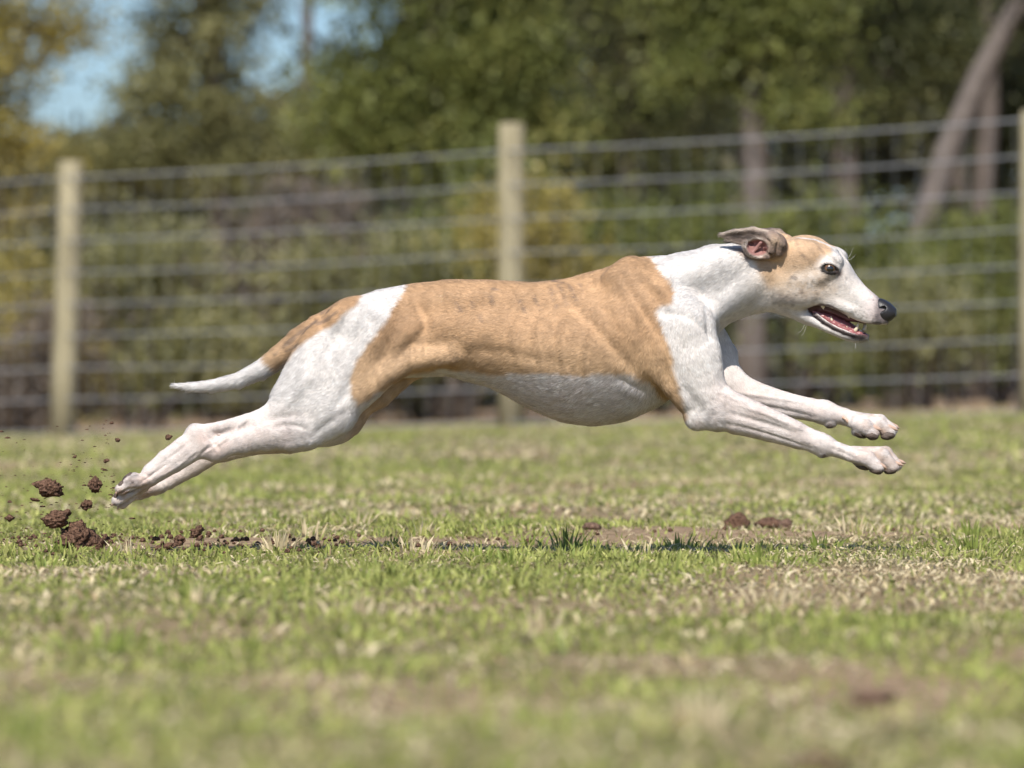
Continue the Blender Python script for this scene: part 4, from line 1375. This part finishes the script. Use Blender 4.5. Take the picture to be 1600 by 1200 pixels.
def clod(px, py, rx, ry, label, name='dirt_clod', dep=0.0, ry_ang=0.0, group='clods of earth thrown up by the hind paws', seed=None, mat=None, rz=None, sub=4, rough=.46, cat='dirt clod'):
    seed = seed or int(px * 7 + py)
    v, f = clod_mesh((rx / S, (rz or (rx + ry) / 2) / S, ry / S), seed, sub, rough)
    a = math.radians(ry_ang); ca, sa = math.cos(a), math.sin(a)
    v = np.stack([v[:, 0] * ca + v[:, 2] * sa, v[:, 1], -v[:, 0] * sa + v[:, 2] * ca], 1)
    me = mesh_np(name, v, [f], [mat or M_clod], True)
    o = link(name, me)
    o.location = tuple(px2w((px, py, dep)))
    return tag(o, label, cat, group)


clod(76, 763, 21, 13, 'largest round clod of earth hanging in the air left of the hind paws', ry_ang=-4)
clod(149, 758, 9, 10, 'dark clod in the air just left of the hind toes')
clod(166, 720, 6, 4, 'small flat clod in the air above the hind paws', ry_ang=-25, sub=2)
clod(184, 687, 4, 3.4, 'tiny clod in the air below the smallest upper speck', sub=2)
clod(265, 683, 5.5, 4, 'dark crumb of earth in the air just left of the hock', ry_ang=-20, sub=2)
clod(174, 661, 3.4, 2.6, 'highest speck of earth in the air left of the hock', sub=2)
clod(117, 714, 3.4, 1.9, 'thin speck of earth in the air left of the flat clod', ry_ang=-15, sub=2)
clod(135, 789, 9, 8, 'rounded clod in the air below the hind toes')
clod(91, 810, 19, 11, 'ragged clod with a tail just above the heap of earth', ry_ang=-14)
clod(14, 809, 7, 5, 'dark clod in the air at the left edge of the picture', sub=2)
clod(55, 781, 7, 3, 'flat crumb in the air under the largest round clod', ry_ang=10, sub=2)
clod(306, 831, 12, 7, 'dark clod flying low in front of the heap, farthest to the right', ry_ang=-20)
clod(280, 843, 8, 6, 'brown clod flying low beside the right-hand dark clod', ry_ang=-10)
clod(258, 854, 15, 4.5, 'long thin clod skimming the grass right of the heap', ry_ang=-12)
heap = clod(120, 845, 30, 25, 'torn-up heap of dark earth in the grass under the hind paws', name='dirt_heap', group='earth lying on the grass', dep=10, rough=.5, sub=4, cat='dirt heap')


def lump(px, d, rx, ry, label, mat=None, name='dirt_lump'):
    """lump resting on the ground at photo column px, d metres from the camera; radii in photo px"""
    x = (px - 800) * d / (S * D); y = d - D; k = d / (S * D)
    v, f = clod_mesh((rx * k, rx * k, ry * k), int(px), 3, .3)
    me = mesh_np(name, v, [f], [mat or M_lump], True)
    o = link(name, me)
    o.location = (x, y, float(ground_z(np.array([x]), np.array([y]))[0]) + ry * k * .55)
    return tag(o, label, 'dirt lump', 'earth lying on the grass')


lump(1152, 9.35, 19, 16, 'rounded dark lump of earth on the track, the taller of the pair', M_clod)
lump(1206, 9.45, 26, 11, 'low broad lump of earth right of the taller lump', M_clod)
lump(1228, 9.40, 11, 12, 'small lump of earth at the right end of the pair')
lump(925, 9.0, 15, 7, 'low lump of earth on the track below the belly')
lump(1280, 3.36, 40, 26, 'blurred brown lump of earth close to the camera at the bottom', M_lump)
lump(1365, 4.15, 34, 15, 'blurred flat lump of earth on the bare patch close to the camera')

# uncountable small crumbs thrown about
def crumbs():
    r = np.random.default_rng(9)
    Vs, Fs, o = [], [], 0
    v0, f0 = clod_mesh((1, 1, 1), 3, 1, .4)
    for i in range(240):
        px = np.clip(r.normal(110, 75), 2, 330); py = r.uniform(655, 870) if r.random() < .55 else r.normal(790, 40)
        if py < 800: px = min(px, 175 - (py < 740) * 10)
        s_ = r.uniform(.5, 1.9) if r.random() < .9 else r.uniform(2, 3.4)
        c = px2w((px, min(py, 868), r.normal(0, 45)))
        Vs.append(v0 * np.array([s_ * r.uniform(1, 2), s_, s_ * .7]) / S + c); Fs.append(f0 + o); o += len(v0)
    for i in range(130):
        x = r.normal(-.5, .16); y = r.normal(.08, .16)
        s_ = r.uniform(.0015, .005)
        Vs.append(v0 * s_ + np.array([x, y, float(ground_z(np.array([x]), np.array([y]))[0]) + .012])); Fs.append(f0 + o); o += len(v0)
    for i in range(45):
        t = r.random(); x = -.5 + 2.0 * t + r.normal(0, .05); y = .2 + 1.75 * t + r.normal(0, .12)
        s_ = r.uniform(.002, .006)
        Vs.append(v0 * s_ + np.array([x, y, float(ground_z(np.array([x]), np.array([y]))[0]) + .004])); Fs.append(f0 + o); o += len(v0)
    me = mesh_np('soil_crumbs', np.concatenate(Vs), [np.concatenate(Fs)], [M_clod], True)
    tag(link('soil_crumbs', me), 'fine crumbs of earth sprayed behind the dog and along the track', 'soil', kind='stuff')
crumbs()

# ------------------------------------------------------------------ wire fence
fence = empty('wire_fence', (0, 20.2, 0))
tag(fence, 'wire fence on round wooden posts running behind the dog', 'fence')
FA = np.array([-2.22, 22.2]); FB = np.array([2.25, 18.2])


def fence_pt(t):
    return FA + (FB - FA) * t


def wood_mat():
    m, nt, out = new_mat("weathered_pine_post")
    tc = nt.nodes.new('ShaderNodeTexCoord')
    mp = nt.nodes.new('ShaderNodeMapping'); mp.inputs['Scale'].default_value = (18, 18, 1.2)
    nz = nt.nodes.new('ShaderNodeTexNoise'); nz.inputs['Scale'].default_value = 3; nz.inputs['Detail'].default_value = 6
    nt.links.new(tc.outputs['Object'], mp.inputs[0]); nt.links.new(mp.outputs[0], nz.inputs['Vector'])
    cr = nt.nodes.new('ShaderNodeValToRGB')
    cr.color_ramp.elements[0].color = (.17, .148, .092, 1); cr.color_ramp.elements[1].color = (.37, .325, .21, 1)
    cr.color_ramp.elements[0].position = .3; cr.color_ramp.elements[1].position = .7
    nt.links.new(nz.outputs['Fac'], cr.inputs[0])
    b = pbsdf(nt, None, .85, .15)
    nt.links.new(cr.outputs[0], b.inputs['Base Color'])
    bp = nt.nodes.new('ShaderNodeBump'); bp.inputs['Distance'].default_value = .004
    nt.links.new(nz.outputs['Fac'], bp.inputs['Height']); nt.links.new(bp.outputs[0], b.inputs['Normal'])
    nt.links.new(b.outputs[0], out.inputs['Surface'])
    return m


M_post = wood_mat()
M_wire = simple_mat("galvanised_wire", (.27, .275, .29), .55, .4, noise=.2, scale=40)
for (t, top, r) in ((-1, 1.35, .064), (0, 1.375, .064), (.496, 1.475, .063), (1.005, 1.44, .064), (2, 1.5, .064)):
    p = fence_pt(t); g = float(ground_z(np.array([p[0]]), np.array([p[1]]))[0])
    tilt = {0: (-.035, 0), .496: (.0, 0)}.get(t, (0, 0))
    pts = [(p[0] + tilt[0], p[1], g - .1), (p[0] + tilt[0] * .6, p[1], g + .4), (p[0], p[1], g + .9), (p[0] - tilt[0] * .2, p[1], top - .012), (p[0] - tilt[0] * .2, p[1], top)]
    v, f = tube(pts, np.array([1.05, 1.03, 1.0, .97, .85]) * r, 14)
    link('post', mesh_np('post', v, f, [M_post], True), fence)
wz0, wz1 = 1.290, 1.400     # top wire height at the two posts
for i in range(9):
    pts = []
    for t in np.linspace(-1, 2, 31):
        p = fence_pt(t)
        sag = -.012 * math.sin(math.pi * ((t * 2) % 1)) * (1 + .4 * math.sin(i * 2.3))
        zt = wz0 + (wz1 - wz0) * t
        pts.append((p[0], p[1] - .07, zt - i * .1585 + sag))
    v, f = tube(pts, np.full(31, 0.0040 if i else .0046), 6, cap=False)
    link('wire', mesh_np('wire', v, f, [M_wire], True), fence)
for k, t in enumerate(np.arange(-.35, 1.36, .0165 * 1.35)):
    p = fence_pt(t); zt = wz0 + (wz1 - wz0) * t
    j = rng.normal(0, .004)
    pts = [(p[0] + j, p[1] - .07, zt), (p[0] - j, p[1] - .071, zt - .6), (p[0] + j, p[1] - .07, zt - 8 * .1585)]
    v, f = tube(pts, np.full(3, .0009), 4, cap=False)
    link('stay_wire', mesh_np('stay_wire', v, f, [M_wire], True), fence)

# ------------------------------------------------------------------ trees and shrubs beyond the fence
def at_px(px, py, d):
    k = d / (S * D)
    return np.array([(px - 800) * k, d - D, CAMH + (HORIZON - py) * k])


def leaf_mat(name, trans=.35):
    m, nt, out = new_mat(name)
    at = nt.nodes.new('ShaderNodeAttribute'); at.attribute_name = 'col'
    b = pbsdf(nt, None, .5, .3)
    tr = nt.nodes.new('ShaderNodeBsdfTranslucent')
    mx = nt.nodes.new('ShaderNodeMixShader'); mx.inputs[0].default_value = trans
    nt.links.new(at.outputs['Color'], b.inputs['Base Color']); nt.links.new(at.outputs['Color'], tr.inputs['Color'])
    nt.links.new(b.outputs[0], mx.inputs[1]); nt.links.new(tr.outputs[0], mx.inputs[2])
    nt.links.new(mx.outputs[0], out.inputs['Surface'])
    return m


M_leaf = leaf_mat("leaves")
M_bark = simple_mat("bark", (.10, .082, .07), .9, .1, noise=.45, scale=9, bump=.02)
M_barkl = simple_mat("pale_bark", (.125, .105, .092), .9, .1, noise=.4, scale=9, bump=.02)


def leaves(blobs, n, size, pal, seed, droop=0.0):
    """blobs: (x,y,z,rx,ry,rz); leaf-sized folded faces gathered in twig clumps through the blobs"""
    r = np.random.default_rng(seed)
    bl = np.array(blobs, float)
    vol = bl[:, 3] * bl[:, 4] * bl[:, 5]; pr = vol ** .75 / (vol ** .75).sum()
    ncl = max(8, n // 70)
    bi = r.choice(len(bl), ncl, p=pr)
    dirv = r.normal(0, 1, (ncl, 3)); dirv /= np.linalg.norm(dirv, axis=1, keepdims=True)
    rad = r.random(ncl) ** .45
    cc = bl[bi, :3] + dirv * rad[:, None] * bl[bi, 3:6]
    ci = r.integers(0, ncl, n)
    P = cc[ci] + r.normal(0, 1, (n, 3)) * (.07 + size * .9) * np.array([1, 1, .7])
    tone = r.normal(0, 1, ncl)[ci] * .8 + r.normal(0, 1, n) * .2 + np.repeat(0.0, n)
    pal = np.array(pal)
    u = np.clip(.5 + .28 * tone, 0, 1)
    k = u * (len(pal) - 1); i0 = np.minimum(k.astype(int), len(pal) - 2); fr = (k - i0)[:, None]
    col = pal[i0] * (1 - fr) + pal[i0 + 1] * fr
    a = r.normal(0, 1, (n, 3)); a[:, 2] -= droop; a /= np.linalg.norm(a, axis=1, keepdims=True)
    b = np.cross(a, r.normal(0, 1, (n, 3))); b /= np.maximum(np.linalg.norm(b, axis=1, keepdims=True), 1e-6)
    L = size * r.uniform(.7, 1.3, n)[:, None]
    Vv = np.stack([P, P + a * L * .5 + b * L * .3, P + a * L, P + a * L * .5 - b * L * .3], 1).reshape(-1, 3)
    q = (np.arange(n) * 4)[:, None] + np.arange(4)
    return Vv, q, np.repeat(col, 4, 0)


def limb_mesh(paths):
    Vs, Qs, Ts, o = [], [], [], 0
    for pts, rad in paths:
        v, f = tube(pts, rad, 9)
        Vs.append(v); Qs.append(f[0] + o); Ts.append(f[1] + o); o += len(v)
    return np.concatenate(Vs), [np.concatenate(Qs), np.concatenate(Ts)]


YEL = [(0.1428, 0.1168, 0.0281), (0.257, 0.2151, 0.0561), (0.3808, 0.3179, 0.0935), (0.4379, 0.374, 0.1496)]
OLV = [(0.0958, 0.0961, 0.041), (0.1741, 0.1731, 0.0697), (0.2525, 0.2452, 0.1026), (0.3221, 0.2981, 0.1477)]
GRN = [(0.054, 0.066, 0.0202), (0.1188, 0.1372, 0.0368), (0.1836, 0.2032, 0.0552), (0.2808, 0.2743, 0.0828)]
DRK = [(0.0256, 0.0313, 0.0131), (0.056, 0.0645, 0.0243), (0.102, 0.1075, 0.0393), (0.1734, 0.1662, 0.0561)]
BRN = [(0.0682, 0.0527, 0.0403), (0.1302, 0.1023, 0.0775), (0.186, 0.1488, 0.1147), (0.2232, 0.1798, 0.1302)]


def tree(name, label, base_px, d, trunk_top, r0, blobs_px, n, size, pal, seed, cat='tree', group='trees behind the fence', bark=None, mid=None, limbs=True, droop=0.0):
    """trunk from the ground at column base_px up to trunk_top (px,py); crown blobs (px,py,rx_m,rz_m[,dy])"""
    b = at_px(base_px, 614, d); b[2] = float(ground_z(b[:1], b[1:2])[0]) - .1
    top = at_px(trunk_top[0], trunk_top[1], d)
    r = np.random.default_rng(seed)
    root = empty(name, tuple(b + np.array([0, 0, .1])))
    tag(root, label, cat, group)
    ts = np.linspace(0, 1, 7)
    pts = np.array([b + (top - b) * t for t in ts])
    if mid is not None:
        m = at_px(mid[0], mid[1], d) - (b + top) / 2
        pts += (4 * ts * (1 - ts))[:, None] * m
    pts[1:-1] += r.normal(0, r0 * .25, (5, 3)) * np.array([1, 1, 0])
    rad = r0 * np.array([1.35, 1.06, 1.0, .92, .84, .75, .6])
    v, f = limb_mesh([(pts, rad)])
    link('trunk', mesh_np('trunk', v, f, [bark or M_bark], True), root)
    blobs = []
    for q in blobs_px:
        c = at_px(q[0], q[1], d); dy = q[4] if len(q) > 4 else 0.0
        blobs.append((c[0], c[1] + dy, c[2], q[2], max(.35, (q[2] + q[3]) * .45), q[3]))
    if limbs:
        paths = []
        for bl in blobs:
            c = np.array(bl[:3]); s = pts[r.integers(5, 7)]
            m = (s + c) / 2 + r.normal(0, .12, 3)
            paths.append(([s, (s + m) / 2, m, (m + c) / 2, c], r0 * np.array([.30, .24, .18, .13, .05])))
        v, f = limb_mesh(paths)
        link('limbs', mesh_np('limbs', v, f, [M_bark], True), root)
    Vv, q, c = leaves(blobs, int(n * 2.4), size * .62, pal, seed + 1, droop)
    link('crown', mesh_np('crown', Vv, [q], [M_leaf], False, c), root)
    return root


def shrub(label, px, d, w, h, n, size, pal, seed, group='shrubs behind the fence'):
    b = at_px(px, 614, d); b[2] = float(ground_z(b[:1], b[1:2])[0])
    r = np.random.default_rng(seed)
    root = empty('shrub', tuple(b))
    tag(root, label, 'shrub', group)
    blobs, paths = [], []
    for i in range(7):
        c = b + np.array([r.uniform(-.6, .6) * w, r.uniform(-.5, .5) * w, h * r.uniform(.25, .82)])
        blobs.append((*c, w * r.uniform(.3, .5), w * r.uniform(.3, .5), h * r.uniform(.14, .24)))
        s = b + np.array([r.normal(0, .05), r.normal(0, .05), -.05])
        m = (s + c) / 2 + r.normal(0, .06, 3)
        paths.append(([s, (s + m) / 2, m, (m + c) / 2, c], np.array([.018, .015, .012, .008, .003])))
    v, f = limb_mesh(paths)
    link('stems', mesh_np('stems', v, f, [M_bark], True), root)
    Vv, q, c = leaves(blobs, int(n * 1.7), size * .72, pal, seed + 1)
    link('crown', mesh_np('crown', Vv, [q], [M_leaf], False, c), root)


LK = 1.0
tree('autumn_tree', 'yellow-leaved tree at the far left edge above the fence', -30, 44, (-20, 40), .11,
     [(-60, 60, .75, .6), (30, 30, .35, .3), (10, 165, .38, .35), (-70, 200, .55, .5), (40, 235, .34, .3), (-20, 290, .5, .35), (-120, -80, .9, .6), (60, -60, .7, .3), (110, 20, .25, .2), (-160, 120, .9, .8), (120, 55, .32, .09)], int(9000 * LK), .085, YEL, 101)
tree('olive_tree', 'dull olive broadleaf tree between the two gaps of sky', 345, 47, (335, -20), .10,
     [(330, 40, .50, .45), (290, 130, .38, .38), (340, 165, .30, .34), (250, 240, .45, .28), (340, 250, .5, .3), (470, 210, .36, .3), (330, -110, .9, .6), (180, 250, .4, .25), (120, 260, .35, .2), (440, 250, .45, .2), (250, 80, .2, .34), (215, 150, .2, .2)], int(12000 * LK), .085, OLV, 111)
tree('green_tree', 'full green broadleaf tree right of the sky gaps', 690, 40, (700, -60), .13,
     [(668, 60, .52, .5), (760, 40, .55, .5), (560, 150, .34, .36), (690, 170, .55, .42), (820, 110, .45, .4), (600, 225, .36, .25), (730, 240, .5, .25), (680, -120, 1.1, .7), (860, 190, .35, .3), (520, 210, .3, .25)], int(14000 * LK), .085, GRN, 121)
tree('pine_tree', 'dark evergreen left of the pale upright trunk', 985, 43, (985, -80), .11,
     [(960, 20, .45, .35), (1010, 110, .5, .3), (950, 170, .45, .25), (1060, 190, .4, .22), (1000, -60, .8, .5), (1080, 60, .4, .3), (900, 220, .4, .2), (1000, 260, .6, .2)], int(9000 * LK), .075, DRK, 131, droop=.4)
tree('straight_tree', 'tree with a pale upright trunk above the head of the dog', 1180, 37, (1180, -90), .098,
     [(1120, 30, .5, .3), (1245, 70, .35, .25), (1170, -60, .9, .5), (1090, 110, .35, .2), (1260, 170, .3, .15)], int(7000 * LK), .075, GRN, 141, bark=M_barkl, droop=.3)
tree('dark_tree', 'tree with a dark upright trunk right of the pale trunk', 1318, 40, (1325, -80), .105,
     [(1290, 60, .35, .25), (1400, 40, .5, .3), (1340, -70, .9, .4), (1420, 130, .35, .2), (1350, 190, .4, .16), (1480, 70, .4, .3)], int(6500 * LK), .075, DRK, 151, bark=M_bark, droop=.3)
tree('leaning_tree', 'tree with a slanting trunk leaning to the right', 1392, 35.5, (1650, -70), .082,
     [(1700, -40, .5, .3), (1760, 40, .5, .4), (1680, -130, .9, .3)], int(5000 * LK), .08, DRK, 161, bark=M_barkl, mid=(1480, 235))
tree('edge_tree', 'dark leafy tree at the right edge beyond the leaning trunk', 1640, 45, (1640, -60), .11,
     [(1600, 120, .5, .4), (1560, 220, .45, .3), (1680, 200, .7, .6), (1640, -40, .9, .5), (1600, 330, .5, .35), (1520, 150, .35, .3)], int(8000 * LK), .08, DRK, 171)

# shrubs in front of the wood
SH = [('low yellowish shrub at the left edge behind the fence', -20, 35.0, .7, 1.25, 3200, .06, YEL), ('dull olive shrub just right of the left post', 215, 34.5, .75, 1.35, 3600, .06, OLV), ('brown half-bare shrub left of the middle post', 400, 36.0, .8, 1.5, 3200, .06, BRN),
      ('olive shrub seen above the tail', 555, 34.0, .6, 1.05, 2600, .06, OLV), ('bright green shrub right behind the middle post', 735, 35.5, .55, 1.5, 3000, .06, GRN),
      ('yellow-green shrub just right of the middle post', 900, 33.5, .6, 1.35, 3000, .06, YEL), ('green shrub behind the neck of the dog', 1040, 34.5, .6, 1.3, 2800, .06, GRN), ('mid-green shrub under the dark upright trunk', 1260, 33.0, .6, 1.15, 2800, .06, GRN),
      ('low olive shrub in front of the muzzle', 1450, 32.0, .5, .8, 2000, .055, OLV), ('leafy green shrub at the right edge behind the fence', 1570, 33.5, .55, 1.2, 2600, .06, GRN), ('low olive shrub under the belly behind the fence', 660, 36.5, .7, 1.0, 2200, .06, OLV),
      ('low brown shrub left of the left post', 40, 33.2, .5, .7, 1800, .055, BRN)]
for i, (lb, px, d, w, h, n, sz, pal) in enumerate(SH):
    shrub(lb, px, d, w * 1.15, h * 1.08, int(n * 1.7 * LK), sz, pal, 300 + i * 7)

# the wood behind, one dark mass of foliage
r = np.random.default_rng(77)
bl = []
for px in range(-900, 2600, 70):
    for k in range(8):
        d = r.uniform(52, 64)
        hi = 230 if px < 560 else (60 if px < 900 else -40)
        py = r.uniform(hi + 60, 640) if k else r.uniform(hi, hi + 120)
        c = at_px(px + r.normal(0, 40), py, d)
        bl.append((*c, r.uniform(.5, .9), r.uniform(.5, .9), r.uniform(.35, .6)))
for (px, py) in ((1380, 200), (1350, 160), (1400, 240), (1330, 210), (1420, 170), (1360, 250), (1450, 230), (1300, 240)):
    bl.append((*at_px(px, py, 58), .55, .6, .4))
Vv, q, c = leaves(bl, int(110000 * LK), .17, [(.03, .034, .02), (.065, .068, .036), (.11, .108, .058), (.17, .155, .09)], 78)
bl2 = []
for px in range(-1200, 2900, 80):
    for k in range(6):
        hi = 250 if px < 560 else (90 if px < 900 else -20)
        py = r.uniform(hi + 40, 640); c2 = at_px(px + r.normal(0, 40), py, r.uniform(68, 76))
        bl2.append((*c2, r.uniform(.8, 1.3), r.uniform(.6, .9), r.uniform(.5, .8)))
V2, q2, c2 = leaves(bl2, int(42000 * LK), .30, [(.03, .034, .02), (.06, .064, .034), (.09, .09, .05), (.14, .13, .075)], 79)
Vv, q, c = np.concatenate([Vv, V2]), np.concatenate([q, q2 + len(Vv)]), np.concatenate([c, c2])
fw = link('far_wood', mesh_np('far_wood', Vv, [q], [M_leaf], False, c))
tag(fw, 'dark mass of woodland far behind the fence', 'woodland', kind='stuff')
# dim slender trunks inside the wood
for i, (px, d, w, lb) in enumerate(((470, 50, .06, 'thin dark trunk above the rump'), (620, 52, .07, 'thin dark trunk left of the middle post'), (960, 49, .06, 'thin dark trunk above the withers'), (1530, 44, .09, 'thick dark trunk near the right edge'), (1490, 47, .07, 'slim dark trunk beside the thick one at the right'))):
    tree('slender_tree', lb + ' in the shade of the wood', px, d, (px + 15, -60), w, [(px, -120, .7, .5), (px + 40, -60, .5, .3)], int(1500 * LK), .09, DRK, 500 + i * 3)
